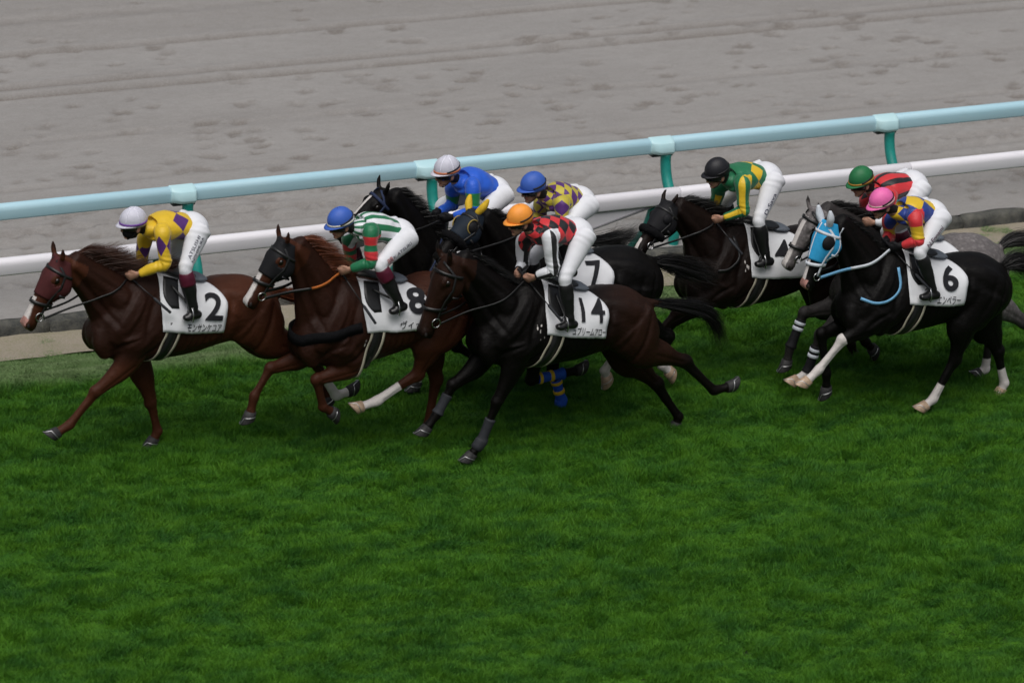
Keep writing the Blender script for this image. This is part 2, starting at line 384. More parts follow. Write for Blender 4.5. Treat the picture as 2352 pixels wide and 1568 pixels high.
M_EYE = plain('horse_eye', (.006, .004, .003), .08, .6); M_LEATHER = plain('black_leather', (.012, .012, .013), .42, .5, .2, 30, .25)
M_NOSTRIL = plain('nostril', (.012, .007, .007), .7); M_METAL = plain('bit_steel', (.55, .55, .56), .25, .5, Metallic=1.0)
M_CLOTH = plain('white_saddle_cloth', (.74, .75, .78), .75, .25, .05, 5, .25, 25); M_PRINT = plain('black_print', (.018, .018, .022), .7, .2)
M_CREAM = plain('cream_webbing', (.50, .46, .36), .8, .2); M_FLEECE = plain('black_fleece', (.006, .006, .007), .95, .1, .3, 40, .8, 120)
M_PADGREY = plain('grey_pad', (.13, .15, .18), .6)

# stations: (u forward from the withers, top, bottom, half width, egg)
TRUNK = A((.44, -.47, -.60, .055, 0), (.40, -.36, -.68, .12, 0), (.31, -.21, -.75, .180, .05), (.20, -.10, -.785, .218, .12), (.09, -.02, -.79, .236, .22),
          (0, .012, -.785, .245, .28), (-.12, .0, -.78, .268, .20), (-.26, -.045, -.765, .288, .10), (-.42, -.078, -.735, .298, .03), (-.58, -.075, -.695, .294, .0),
          (-.72, -.048, -.645, .280, .02), (-.86, -.022, -.60, .268, .05), (-1.0, -.030, -.585, .264, .06), (-1.12, -.075, -.60, .244, .04), (-1.22, -.14, -.60, .21, 0), (-1.31, -.22, -.53, .14, 0), (-1.35, -.31, -.45, .06, 0))
TS = spline(TRUNK, 4)
HEAD = A((-.10, .045, .055, .05), (-.03, .045, .095, .078), (.08, .050, .118, .094), (.20, .058, .134, .107), (.32, .060, .136, .102), (.44, .040, .112, .080), (.56, .024, .090, .066),
         (.68, .016, .076, .057), (.80, .014, .069, .055), (.90, .018, .067, .058), (.97, .022, .052, .047), (1.01, .026, .026, .025))
HS = spline(HEAD, 4)

def make_horse(h):
    Y0 = h['Y']; K = h.get('sc', 1.0)
    W = PY(h['W'], Y0); T = PY(h['T'], Y0)
    fu = nrm(A(W[0]-T[0], 0, W[2]-T[2])); ang = math.atan2(fu[2], -fu[0])  # pitch of the back line
    base = math.atan2(.10, 1.18); a = h['pitch'] if 'pitch' in h else ang-base
    if isinstance(a, (int, float)) and 'pitch' in h: a = R(a)
    eu = A(-math.cos(a), 0, math.sin(a)); ev = A(math.sin(a), 0, math.cos(a)); ey = A(0, 1, 0)
    loc = lambda u, v, y=0: W+(eu*u+ev*v)*K+ey*y*K
    mb = MB()
    # trunk
    seg = 28; V = []; q = np.linspace(0, 2*math.pi, seg, endpoint=False)
    for (u, tp, bt, hw, eg) in TS:
        c = (tp+bt)/2; hh = (tp-bt)/2
        for z in q: V.append(loc(u, c+hh*math.cos(z), hw*math.sin(z)*(1-eg*math.cos(z))))
    n = len(TS); F = [[i*seg+j, i*seg+(j+1) % seg, (i+1)*seg+(j+1) % seg, (i+1)*seg+j] for i in range(n-1) for j in range(seg)]
    F += [list(range(seg))[::-1], [(n-1)*seg+j for j in range(seg)]]; mb.add(V, F)
    # muscles on both sides
    for s in (-1, 1):
        mb.add(*tube([loc(.03, -.12, s*.085), loc(.10, -.26, s*.145), loc(.19, -.44, s*.165), loc(.26, -.58, s*.135)], [.06, .12, .13, .09], [.05, .065, .07, .07], seg=14)[:2])      # shoulder
        mb.add(*tube([loc(-.08, -.30, s*.175), loc(-.02, -.46, s*.205), loc(.05, -.62, s*.185), loc(.06, -.74, s*.14)], [.07, .12, .12, .06], [.05, .058, .064, .05], seg=14)[:2])       # triceps
        mb.add(*tube([loc(-.68, -.15, s*.12), loc(-.88, -.20, s*.165), loc(-1.06, -.30, s*.175), loc(-1.19, -.42, s*.15)], [.07, .13, .15, .10], [.07, .09, .09, .08], seg=14)[:2])     # gluteal
        mb.add(*tube([loc(.36, -.50, s*.08), loc(.34, -.62, s*.11), loc(.28, -.73, s*.11)], [.08, .09, .06], [.065, .07, .055], seg=12)[:2])                                              # breast
    # neck and head
    poll = PY(h['poll'], Y0+h.get('hoff', 0)); muz = PY(h['muz'], Y0+h.get('hoff', 0)+h.get('mzoff', 0)); ax = muz-poll; L = np.linalg.norm(ax); ax = ax/L
    HK = L/.62 if L < .70 else 1.12
    lat = nrm(ey-ax*(ey@ax)); jd = nrm(np.cross(ax, lat)); jd = jd if jd@A(1, 0, -.6) > 0 else -jd
    HK = min(max(HK, .92), 1.12)
    hp = lambda t, d, l: poll+ax*t*L+(jd*d+lat*l)*HK
    nb, np_ = loc(.13, -.36), poll+jd*.085*HK-ax*.02
    crest0, crest1 = loc(.03, -.015), poll-jd*.035*HK
    nd = nrm(np_-nb); per = nrm(np.cross(nd, ey)); per = per if per[2] > 0 else -per
    arch = h.get('arch', .03); NC = []; NR = []
    for t, rd, rw in ((-.22, .30, .16), (0, .325, .150), (.22, .262, .122), (.45, .205, .103), (.68, .165, .090), (.88, .140, .084), (1.02, .120, .078)):
        NC.append(nb+(np_-nb)*t+per*(arch*math.sin(math.pi*min(1, max(0, t)))-.02*(1-t)*(t > 0))); NR.append((rd*K, rw*K))
    NR = A(*NR); v, f, _ = tube(NC, NR[:, 0], NR[:, 1], seg=20, res=4); mb.add(v, f)
    NCs = spline(np.column_stack([NC, NR]), 6)
    for s in (-1, 1):                                        # jugular groove / neck muscle
        mb.add(*tube([loc(.20, -.25, s*.13), (nb+np_)/2+per*.05+ey*s*.068, np_+per*.0+ey*s*.05], [.10, .09, .05], [.05, .05, .045], seg=12)[:2])
    hv = []; hq = np.linspace(0, 2*math.pi, 22, endpoint=False)
    for (t, c, hd, hw) in HS:
        for z in hq:
            y = hw*math.sin(z)*(1+.10*math.cos(z)*(1 if t < .5 else .3))
            hv.append(hp(t, c-hd*math.cos(z), y))
    n = len(HS); sg = 22; mb.add(hv, [[i*sg+j, i*sg+(j+1) % sg, (i+1)*sg+(j+1) % sg, (i+1)*sg+j] for i in range(n-1) for j in range(sg)]+[list(range(sg))[::-1], [(n-1)*sg+j for j in range(sg)]])
    for s in (-1, 1):
        mb.add(*ellipsoid(hp(.30, .085, s*.070), (ax, jd, lat), (.095*HK, .085*HK, .045*HK)))       # jowl
        mb.add(*ellipsoid(hp(.235, -.030, s*.088), (ax, jd, lat), (.05*HK, .030*HK, .024*HK)))        # brow
        mb.add(*tube([hp(.30, .015, s*.098), hp(.44, .012, s*.080), hp(.55, .010, s*.062)], [.016, .013, .008], seg=8)[:2])   # facial crest
        mb.add(*ellipsoid(hp(.925, -.012, s*.040), (ax, jd, lat), (.045*HK, .030*HK, .024*HK)))       # nostril rim
    mb.add(*ellipsoid(hp(.93, .072, 0), (ax, jd, lat), (.060*HK, .022*HK, .036*HK)))                  # chin, lower lip
    # ears
    ear_dir = nrm(-ax*h.get('earb', .75)-jd*h.get('earf', .55)+A(0, 0, .35)); EARS = []
    for s in (-1, 1):
        e0 = hp(-.005, -.03, s*.060); e1 = e0+(ear_dir+lat*s*h.get('earo', .24))*.145*HK; m1 = e0+(e1-e0)*.42+lat*s*.012; m2 = e0+(e1-e0)*.75+lat*s*.008
        r1 = A(.021, .027, .019, .004)*HK; r2 = A(.022, .025, .017, .004)*HK
        mb.add(*tube([e0, m1, m2, e1], r1, r2, seg=10)[:2]); EARS.append(([e0, m1, m2, e1], r1, r2))
    # legs
    LEGS = []
    for key, s, fore in (('nf', -1, 1), ('ff', 1, 1), ('nh', -1, 0), ('fh', 1, 0)):
        px = h[key]; y4 = (.155, .135, .120, .115) if fore else (.175, .140, .125, .120)
        J, Kn, Ft, To = [PY(p, Y0+s*y*K) for p, y in zip(px, y4)]
        pd = nrm(To-Ft); Lp = np.linalg.norm(To-Ft); cor = Ft+pd*max(.06, Lp-.095)
        fw = lambda p, q: nrm(np.cross(ey, nrm(q-p)))       # in-plane normal
        if fore:
            top = loc(.10, -.50, s*.185)
            nm = fw(J, Kn); nm = nm if nm@A(-1, 0, .3) > 0 else -nm
            C = [top, J*.6+top*.4, J+(Kn-J)*.25+nm*.006, J+(Kn-J)*.62, Kn-(Kn-J)*.10, Kn+nm*.006, Kn+(Ft-Kn)*.16, Kn+(Ft-Kn)*.5, Ft-(Ft-Kn)*.12, Ft, Ft+(cor-Ft)*.55, cor]
            ra = A(.13, .122, .100, .068, .054, .058, .043, .036, .038, .047, .036, .043)*h.get('lk', 1.07); rb = A(.085, .085, .073, .055, .047, .050, .037, .030, .033, .041, .034, .043)*h.get('lk', 1.07)
        else:
            hip = loc(-.98, -.32, s*.16)
            nm = fw(Kn, Ft); nm = nm if nm@A(1, 0, .2) > 0 else -nm
            C = [hip, hip*.45+J*.55+A(.03, 0, 0), J+(Kn-J)*.12, J+(Kn-J)*.45+nm*.012, J+(Kn-J)*.80+nm*.008, Kn+nm*.010, Kn+(Ft-Kn)*.17+nm*.004, Kn+(Ft-Kn)*.52, Ft-(Ft-Kn)*.11, Ft, Ft+(cor-Ft)*.55, cor]
            ra = A(.25, .215, .160, .108, .064, .068, .050, .040, .041, .049, .037, .043)*h.get('lk', 1.07); rb = A(.12, .115, .10, .078, .050, .050, .040, .033, .035, .043, .035, .043)*h.get('lk', 1.07)
            mb.add(*tube([Kn-(Kn-J)*.30+nm*.045, Kn-(Kn-J)*.08+nm*.055, Kn+(Ft-Kn)*.04+nm*.050, Kn+(Ft-Kn)*.2+nm*.02], [.020, .026, .026, .018], seg=10)[:2])  # hamstring, point of hock
        mb.add(*tube(C, ra, rb, seg=16, res=4)[:2])
        LEGS.append(dict(key=key, J=J, K=Kn, F=Ft, T=To, cor=cor, pd=pd, fore=fore, s=s, C=C, ra=ra, rb=rb))
    # dock of the tail
    tl = h['tail']; TP = [PY(p, Y0) for p in tl]; TP[0] = loc(-1.22, -.16)
    mb.add(*tube([loc(-1.10, -.14), TP[0], TP[0]+(TP[1]-TP[0])*.5], [.06, .045, .028], seg=10)[:2])
    V, F, N = fuse(mb, .0125, 12, .5)
    # muscle lines: shallow grooves and ridges pressed into the skin on both sides
    uu = (V-W)@eu/K; vv = (V-W)@ev/K; side = np.clip((np.abs(V[:, 1]-Y0)-.07)/.06, 0, 1)
    def crease(pts, depth, w):
        dp_k = 1.35; depth = depth*dp_k; P_ = spline(A(*pts), 6); best = np.full(len(V), 9.); tb = np.zeros(len(V))
        for i in range(len(P_)-1):
            d = P_[i+1]-P_[i]; t = np.clip(((uu-P_[i][0])*d[0]+(vv-P_[i][1])*d[1])/(d@d), 0, 1); q_ = np.hypot(uu-P_[i][0]-t*d[0], vv-P_[i][1]-t*d[1])
            m = q_ < best; best = np.where(m, q_, best); tb = np.where(m, (i+t)/(len(P_)-1), tb)
        return depth*np.exp(-(best/w)**2)*np.sin(np.clip(tb*.9+.05, 0, 1)*math.pi)**.6*side
    D = np.zeros(len(V))
    q2 = lambda p: (float((p-W)@eu/K), float((p-W)@ev/K))
    side0 = side; side = np.clip((np.abs(V[:, 1]-Y0)-.025)/.03, 0, 1)
    for pts, dp, w in (([q2(np_-per*.03), q2((np_+nb)/2-per*.085), (.25, -.44)], .013, .022), ([q2(np_+per*.05), q2((np_+nb)/2+per*.075), (.10, -.20)], .010, .026)): D -= crease(pts, dp, w)
    for pts, dp, w in (([q2(np_-per*.075), q2((np_+nb)/2-per*.135), (.30, -.46)], .008, .022),): D += crease(pts, dp, w)
    side = side0
    for pts, dp, w in (([(-.05, -.14), (.00, -.30), (.02, -.45), (-.02, -.56)], .014, .026), ([(.13, -.10), (.22, -.26), (.31, -.44)], .013, .024), ([(.05, -.50), (.16, -.56), (.25, -.66)], .013, .022),
                       ([(-.16, -.48), (-.09, -.62), (.02, -.70)], .014, .024), ([(-.74, -.16), (-.72, -.36), (-.74, -.56)], .016, .034), ([(-1.15, -.20), (-1.12, -.42), (-1.06, -.66)], .013, .022),
                       ([(-1.02, -.18), (-.98, -.36), (-.90, -.54)], .009, .03), ([(-.34, -.66), (-.52, -.60), (-.68, -.54)], .007, .02)):
        D -= crease(pts, dp, w)
    for pts, dp, w in (([(.05, -.16), (.12, -.32), (.20, -.46)], .008, .022), ([(-.08, -.42), (.0, -.55), (.08, -.62)], .008, .03), ([(-.64, -.17), (-.70, -.22), (-.80, -.28)], .010, .03)): D += crease(pts, dp, w)
    for k in range(7):
        u0 = -.26-.062*k; D -= crease([(u0, -.30), (u0-.03, -.48), (u0-.015, -.62)], .0035, .014)
    for g in LEGS:
        for p, q_, dp in ((g['J'], g['K'], .007), (g['K'], g['F'], .006)):
            d = q_-p; t = (V-p)@d/(d@d); r_ = V-p-t[:, None]*d; nb_ = nrm(np.cross(d, ey)); nb_ = nb_ if nb_[0] > 0 else -nb_
            D -= dp*np.exp(-((r_@nb_-.010)/.011)**2)*((t > .08) & (t < .92) & (np.linalg.norm(r_, axis=1) < .10))*np.clip(np.abs(r_[:, 1])/.02, 0, 1)
    D += .006*vnoise(V[:, 0]*9+Y0*3, V[:, 2]*9, 71)*side
    V = V+N*D[:, None]
    # ---- colour points of the coat
    mark = np.zeros(len(V)); tone = np.zeros(len(V)); pink = np.zeros(len(V))
    rel = V-poll; tt = rel@ax/L; dd = rel@jd/HK; ll = rel@lat/HK
    near_head = (tt > -.1) & (tt < 1.1) & (np.abs(ll) < .16) & (dd < .22) & (dd > -.14)
    if 'blaze' in h:
        b0, b1, w0, w1 = h['blaze']; w = w0+(w1-w0)*np.clip((tt-b0)/(b1-b0), 0, 1)
        front = (N@jd < -.15)
        mark = np.maximum(mark, np.where(near_head & (tt > b0) & (tt < b1) & front, np.clip(1.2-np.abs(ll-h.get('bl', 0))/w*.75, 0, 1), 0))
    if h.get('snip'): pink = np.where(near_head & (tt > .86) & (dd < .05+.04*ll/.05) & (np.abs(ll) < .05), .9, 0)
    tone = np.where(near_head, np.clip((tt-.72)/.25, 0, 1)*h.get('muzdark', .9), tone)
    for g in LEGS:
        segs = [(g['J'], g['K'], 0), (g['K'], g['F'], 1), (g['F'], g['T'], 2)]
        best = np.full(len(V), 9.); par = np.zeros(len(V))
        for p, q_, k in segs:
            d = q_-p; t = np.clip((V-p)@d/(d@d), 0, 1); dist = np.linalg.norm(V-p-t[:, None]*d, axis=1); m = dist < best
            best = np.where(m, dist, best); par = np.where(m, k+t, par)
        inr = best < .085
        if 'legdark' in h: tone = np.where(inr, np.maximum(tone, np.clip((par-.45)*1.6, 0, 1)*h['legdark']), tone)
        s0 = h.get('sock', {}).get(g['key'])
        if s0 is not None: mark = np.where(inr, np.maximum(mark, np.clip((par-s0)*9+.5, 0, 1)), mark)
    if 'warm' in h:                                       # darker neck and top line of a bay
        u = (V-W)@eu; lowleg = np.clip(((V-W)@ev/K+.80)/.12, 0, 1); tone = np.maximum(tone, np.where(~near_head, np.clip((u+h.get('wu', .70))/.45, 0, 1)*h['warm']*(lowleg if h.get('redleg') else 1), tone))
    for (p, yo, r, k) in h.get('foam', []):
        c = PY(p, Y0+yo)
        for _ in range(9):
            c2 = c+A(random.gauss(0, .022), 0, random.gauss(0, .05)); rr = random.uniform(.010, .024)
            d = np.linalg.norm((V-c2)*A(1.4, .3, .6), axis=1)/rr; mark = np.maximum(mark, np.clip(1.2-d, 0, 1)*k*1.5)
    org = A(loc(-.5, 0)[0], Y0, 0)
    root = empty('racehorse', org); tag(root, h['label'], 'horse', 'racehorses galloping on the turf')
    body = mesh_obj('body', V, F, COATS[h['coat']], root)
    for nme, arr in (('mark', mark), ('tone', tone), ('pink', pink)):
        at = body.data.attributes.new(nme, 'FLOAT', 'POINT'); at.data.foreach_set('value', arr.astype('f'))
    bvh = BVHTree.FromPolygons([Vector(v) for v in V], F)
    def skin(o, d, off=.012, far=1.2):
        """surface point met when coming in towards o from outside along -d"""
        o = Vector(o); d = Vector(d).normalized(); hit = bvh.ray_cast(o+d*far, -d)
        if hit[0] is None: return np.array(o+d*.1)
        return np.array(hit[0])+np.array(d)*off
    # ---- hooves with shoes
    for g in LEGS:
        pale = g['key'] in h.get('palehoof', ())
        c, t = g['cor'], g['T']; d = g['pd']; lt = nrm(ey-d*(ey@d)); fr = np.cross(d, lt); fr = fr if fr@A(-1, 0, .2) > 0 else -fr
        # the sole is tilted against the pastern
        ln = max(.07, np.linalg.norm(t-c)); V2 = []; ns = 16
        for k, (s_, r) in enumerate(((-.012, .037), (.01, .046), (.45, .051), (.93, .058), (1.0, .056))):
            for j in range(ns):
                z = 2*math.pi*j/ns; f_ = math.cos(z); sl = (s_*ln*(1+.32*f_)) if k else s_*ln
                V2.append(c+d*(sl-.012)+(fr*f_*r*1.12+lt*math.sin(z)*r*.95)+fr*(.012*s_))
        F2 = [[i*ns+j, i*ns+(j+1) % ns, (i+1)*ns+(j+1) % ns, (i+1)*ns+j] for i in range(4) for j in range(ns)]+[list(range(ns))[::-1], [4*ns+j for j in range(ns)]]
        ho = mesh_obj('hoof', V2, F2, M_HOOFL if pale else M_HOOFD, root)
        ring = [np.array(V2[3*ns+j])+d*.004 for j in range(-6, 7)]
        v, f, _ = tube(ring, .0042, .0042, lat=d, seg=6, res=1); mesh_obj('shoe', v, f, M_SHOE, ho)
        bd = h.get('bandage', {}).get(g['key'])
        if bd:
            bm_, lo, hi, bands = bd
            P5 = [g['K']+(g['F']-g['K'])*x for x in np.linspace(lo, min(hi, 1.0), 7)]
            if hi > 1: P5.append(g['F']+(g['cor']-g['F'])*min(1, (hi-1)*1.2))
            rr = [.047-.006*math.sin(math.pi*i/6) for i in range(7)]+([.050] if hi > 1 else [])
            if hi > .9: rr[6] = .054
            v, f, _ = tube(P5, A(*rr)*h.get('lk', 1.07), A(*rr)*.92*h.get('lk', 1.07), seg=14, res=3)
            bo = mesh_obj('leg_bandage', v, f, MAT(bm_), root)
            for (t0, col) in bands:
                p = g['K']+(g['F']-g['K'])*t0; dd_ = nrm(g['F']-g['K']); v, f, _ = tube([p-dd_*.014, p+dd_*.014], .0495*h.get('lk', 1.07), .0465*h.get('lk', 1.07), seg=14, res=1)
                mesh_obj('stripe', v, f, MAT(col), bo)
    # ---- eyes, nostrils
    for s in (-1, 1):
        v, f = ellipsoid(hp(.235, -.005, s*.100), (ax, jd, lat), (.026*HK, .021*HK, .017*HK)); mesh_obj('eye', v, f, M_EYE, root)
        v, f = ellipsoid(hp(.945, -.006, s*.057), (nrm(ax+jd*.5), nrm(jd-ax*.5), lat), (.022*HK, .013*HK, .008*HK)); mesh_obj('nostril', v, f, M_NOSTRIL, root)
    # ---- head shell helper used by hood and straps
    def hsurf(t, z, k=1.0, add=.006):
        i = np.clip(np.interp(t, HS[:, 0], np.arange(len(HS))), 0, len(HS)-1)
        c, hd, hw = (np.interp(i, np.arange(len(HS)), HS[:, j]) for j in (1, 2, 3))
        p0 = hp(t, c, 0); d = nrm(-jd*math.cos(z)*hd+lat*math.sin(z)*hw); hit = bvh.ray_cast(Vector(p0+d*.30), Vector(-d))
        if hit[0] is None: return p0+d*hd
        q_ = np.array(hit[0]); r = np.linalg.norm(q_-p0)
        return p0+d*(min(r, (1.16*abs(math.cos(z))*hd+1.16*abs(math.sin(z))*hw+.012)*HK)+add)
    def hring(name, t0, tilt, w, mat, th=.006, z0=0, z1=2*math.pi, add=.014, parent=root, nseg=26):
        P = [hsurf(t0+tilt*math.cos(z), z, add=add) for z in np.linspace(z0, z1, nseg)]
        v, f = strap(P, w, th, ax)
        return mesh_obj(name, v, f, mat, parent)
    bm = MAT(h.get('bridle', 'black_leather'))
    br = hring('browband', .13, .0, .013, bm, z0=-2.0, z1=2.0)
    nb_ = hring('noseband', .60, .03, .014, bm)
    for s in (-1, 1):
        P = [hsurf(t, s*z, add=.014) for t, z in ((.0, .35), (.06, 1.0), (.13, 1.45), (.30, 1.50), (.46, 1.60), (.60, 1.75), (.72, 1.95), (.765, 2.0))]
        v, f = strap(P, .010, .005, None, ref=lat); mesh_obj('cheek_strap', v, f, bm, root)
        c = hsurf(.775, s*1.95, add=.014); rg = [c+(ax*math.cos(z)+jd*math.sin(z))*.036*HK for z in np.linspace(0, 2*math.pi, 19)]
        v, f, _ = tube(rg, .005, .005, lat=lat, seg=6, res=1, cap=False); ring = mesh_obj('bit_ring', v, f, M_METAL, root)
        hd_ = h['hand'][0 if s < 0 else 1]
        if hd_ is not None:
            H = PY(hd_, Y0+s*.06); c0 = c+jd*.034*HK; sag = h.get('sag', .02)
            C = [c0, c0*.66+H*.34-A(0, 0, sag), c0*.33+H*.67-A(0, 0, sag), H]
            # keep the rein outside the neck
            C = [C[0]]+[np.array(outside(bvh, p, s)) for p in C[1:-1]]+[C[-1]]
            P = spline(C, 8); P = np.array([P[0]]+[np.array(outside(bvh, p, s)) for p in P[1:-1]]+[P[-1]]); P[1:-1] = .5*P[1:-1]+.25*(P[:-2]+P[2:])
            rn = h.get('rein', [('black_leather', 0, 1)]) if s < 0 else [('black_leather', 0, 1)]
            for (mn, a0, a1) in rn:
                i0, i1 = int(a0*(len(P)-1)), int(a1*(len(P)-1)); v, f = strap(P[i0:i1+1], h.get('reinw', .009), .005, None, ref=lat); mesh_obj('rein', v, f, MAT(mn), root)
    v, f = strap([hsurf(.40, z, add=.012) for z in np.linspace(1.75, 2*math.pi-1.75, 12)], .009, .005, ax); mesh_obj('throat_latch', v, f, bm, root)
    # neck strap (running martingale)
    if h.get('neckstrap'):
        mn, pts = h['neckstrap']; P = [skin(PY(p, Y0+.1), (0, -1, 0), .012) for p in pts]; v, f = strap(spline(P, 4), .013, .006, None, ref=A(0, -1, 0)); mesh_obj('neck_strap', v, f, MAT(mn), root)
    if h.get('breast'):
        P = [skin(loc(min(u_, .25), v_), nrm(eu*max(0, (u_-.10))*5-ey*side_), .010) for u_, v_, side_ in ((-.06, -.36, 1), (.04, -.39, 1), (.14, -.43, 1), (.24, -.47, 1), (.32, -.50, .8), (.38, -.515, .4), (.42, -.52, 0), (.38, -.515, -.4), (.32, -.50, -.8), (.24, -.47, -1), (.10, -.41, -1), (-.06, -.36, -1))]
        v, f = strap(spline(P, 4), .045, .016, ev); mesh_obj('breast_strap', v, f, M_FLEECE, root)
    # ---- hood
    if h.get('hood'):
        hd = h['hood']; mat = MAT(hd['mat']); t0, t1 = -.05, hd.get('to', .56); nt, nz = 26, 44; V2 = []; ok = []
        for i in range(nt):
            t = t0+(t1-t0)*i/(nt-1)
            for j in range(nz+1):
                zm = 1.55+.75*min(1, max(0, (t+.05)/.30)); z = -zm+2*zm*j/nz; V2.append(hsurf(t, z, add=.008))
        V2 = np.array(V2); F2 = []; G = V2.reshape(nt, nz+1, 3)
        for _ in range(6):
            H_ = G.copy(); H_[1:-1] = .5*G[1:-1]+.25*(G[:-2]+G[2:]); G = H_.copy(); G[:, 1:-1] = .5*H_[:, 1:-1]+.25*(H_[:, :-2]+H_[:, 2:])
        cen = poll+np.outer((G.reshape(-1, 3)-poll)@ax, ax)+jd*.05*HK; G = G.reshape(-1, 3); V2 = G+(G-cen)*.03
        r_ = (V2-poll); t_ = r_@ax/L; d_ = r_@jd/HK
        hole = (((t_-.235)/.085)**2+((d_-.002)/.052)**2) < 1
        for i in range(nt-1):
            for j in range(nz):
                q4 = [i*(nz+1)+j, i*(nz+1)+j+1, (i+1)*(nz+1)+j+1, (i+1)*(nz+1)+j]
                if not all(hole[k] for k in q4): F2.append(q4)
        ho = mesh_obj('hood', V2, outward(V2, F2), mat, root); sm = ho.modifiers.new('t', 'SOLIDIFY'); sm.thickness = .004
        for s in (-1, 1):
            if hd.get('cup'):
                # moulded cup behind the eye with an open front
                v, f = cup(hp(.245, .004, s*.098), nrm(lat*s), ax, jd, hd.get('cupr', .064)*HK, .038*HK); mesh_obj('eye_cup', v, f, MAT(hd['cup']), ho)
            if hd.get('rim'):
                c = hp(.235, .002, s*.106); rg = [c+(ax*math.cos(z)*.068+jd*math.sin(z)*.066)*HK for z in np.linspace(0, 2*math.pi, 21)]
                v, f, _ = tube(rg, .006, seg=6, res=1, cap=False); mesh_obj('eye_rim', v, f, MAT(hd['rim']), ho)
            if hd.get('ears'):
                e, r1, r2 = EARS[(s+1)//2]; v, f, _ = tube([e[0]-(e[1]-e[0])*.1]+e[1:3]+[e[3]+(e[3]-e[2])*.08], r1+.009, r2+.009, seg=12); mesh_obj('ear_cover', v, f, MAT(hd['ears']), ho)
        for (tt0, tt1, zz, w, mn) in hd.get('lines', []):
            P = [hsurf(t, zz, add=.011) for t in np.linspace(tt0, tt1, 12)]; v, f = strap(P, w, .004, None, ref=nrm(-jd*math.cos(zz)+lat*math.sin(zz))); mesh_obj('trim', v, f, MAT(mn), ho)
    if h.get('roll'):                                      # sheepskin noseband
        P = [hsurf(.56+.02*math.cos(z), z, add=.022) for z in np.linspace(-2.2, 2.2, 22)]; v, f, _ = tube(P, .036, .036, lat=ax, seg=12, res=2)
        v = v+RNG.normal(0, .003, v.shape); mesh_obj('shadow_roll', v, f, MAT(h['roll']), root)
    # ---- saddle cloth shaped over the back
    ax_v = -.36
    def cl(u, ph, off=.014):
        o = loc(u, ax_v); d = ev*math.cos(ph)+ey*math.sin(ph); return skin(o, d, off)
    PH = R(h.get('ph', 99)); nu, npp = 22, 44; V2 = []
    for j in range(npp+1):
        ph = -PH+2*PH*j/npp; t = abs(ph)/PH
        uf = h.get('clf', -.065)-.035*t+.015*math.sin(t*3.1); ur = -.50-.185*min(1, t*2.0)**.7
        for i in range(nu+1):
            e = float(vnoise(np.array(i*.33+Y0*9), np.array(j*.30), 81))*.024*min(1, t*1.5)+.004*math.sin(i*.9+j*.55)*t; V2.append(cl(uf+(ur-uf)*i/nu, ph, .020+e*.6+(.003 if t > .9 else 0)))
    F2 = [[j*(nu+1)+i, j*(nu+1)+i+1, (j+1)*(nu+1)+i+1, (j+1)*(nu+1)+i] for j in range(npp) for i in range(nu)]
    sc = mesh_obj('saddle_cloth', V2, outward(V2, F2, loc(-.35, -.36)), M_CLOTH, root); so = sc.modifiers.new('t', 'SOLIDIFY'); so.thickness = .004; so.offset = -1
    for (txt, uc, tc, sx, sy, nm_, bold) in h.get('print', []):
        v2, f2 = text_mesh(txt, bold); lo, hi = v2.min(0), v2.max(0); w = hi-lo; ctr = (hi+lo)/2
        s_ = (sx/max(w[0], 1e-6), sy/max(w[1], 1e-6)); P = []
        for p in v2:
            a_ = (p[0]-ctr[0])*s_[0]; b_ = (p[1]-ctr[1])*s_[1]; P.append(cl(uc-a_, -(tc*PH-b_/.30), .0300+.6*(float(vnoise(np.array((uc-a_-h.get('clf', -.075))/-.57*22*.33+Y0*9), np.array((1-(tc*PH-b_/.30)/PH)*22*.30), 81))*.024+.003)))
        mesh_obj(nm_, P, f2, M_PRINT, sc, False)
    # ---- girth: black band between cream edges
    def girth(name, u0, u1, w, mat, off):
        P = []
        for ph in np.linspace(R(88), R(272), 40):
            k = (1-math.cos((ph-R(88))/R(184)*2*math.pi))/2; o = loc(u0+(u1-u0)*k, ax_v); d = ev*math.cos(ph)-ey*math.sin(ph); P.append(skin(o, d, off, .52))
        v, f = strap(P, w, .005, eu); return mesh_obj(name, v, f, mat, root)
    girth('girth', -.205, -.165, .042, M_LEATHER, .010)
    girth('girth_edge', -.150, -.110, .011, M_CREAM, .013); girth('girth_edge', -.260, -.220, .011, M_CREAM, .013)
    # ---- racing saddle
    seat = [loc(-.06, .030), loc(-.13, .036), loc(-.24, .005), loc(-.34, -.015), loc(-.42, -.012), loc(-.45, -.018)]
    v, f, _ = tube(seat, [.02, .030, .024, .020, .020, .010], [.045, .080, .10, .105, .085, .05], seg=16); sd = mesh_obj('saddle', v, f, M_LEATHER, root)
    v, f, _ = tube([loc(-.40, -.030), loc(-.50, -.035), loc(-.565, -.045)], [.020, .026, .012], [.10, .10, .06], seg=14); mesh_obj('pad', v, f, M_PADGREY, sd)
    for s in (-1, 1):
        V2 = []; nn = 9
        for j in range(nn):
            t = j/(nn-1); ph = s*R(14+50*t); c0 = -.13-.035*t+.05*math.sin(t*2.5); hw_ = .075*(1-.55*t**3)
            for i in range(7): V2.append(cl(c0-.06+hw_*(1-2*i/6), ph, .026))
        fl = mesh_obj('saddle_flap', V2, [[j*7+i, j*7+i+1, (j+1)*7+i+1, (j+1)*7+i] for j in range(nn-1) for i in range(6)], M_LEATHER, sd); q2 = fl.modifiers.new('t', 'SOLIDIFY'); q2.thickness = .008; q2.offset = 1
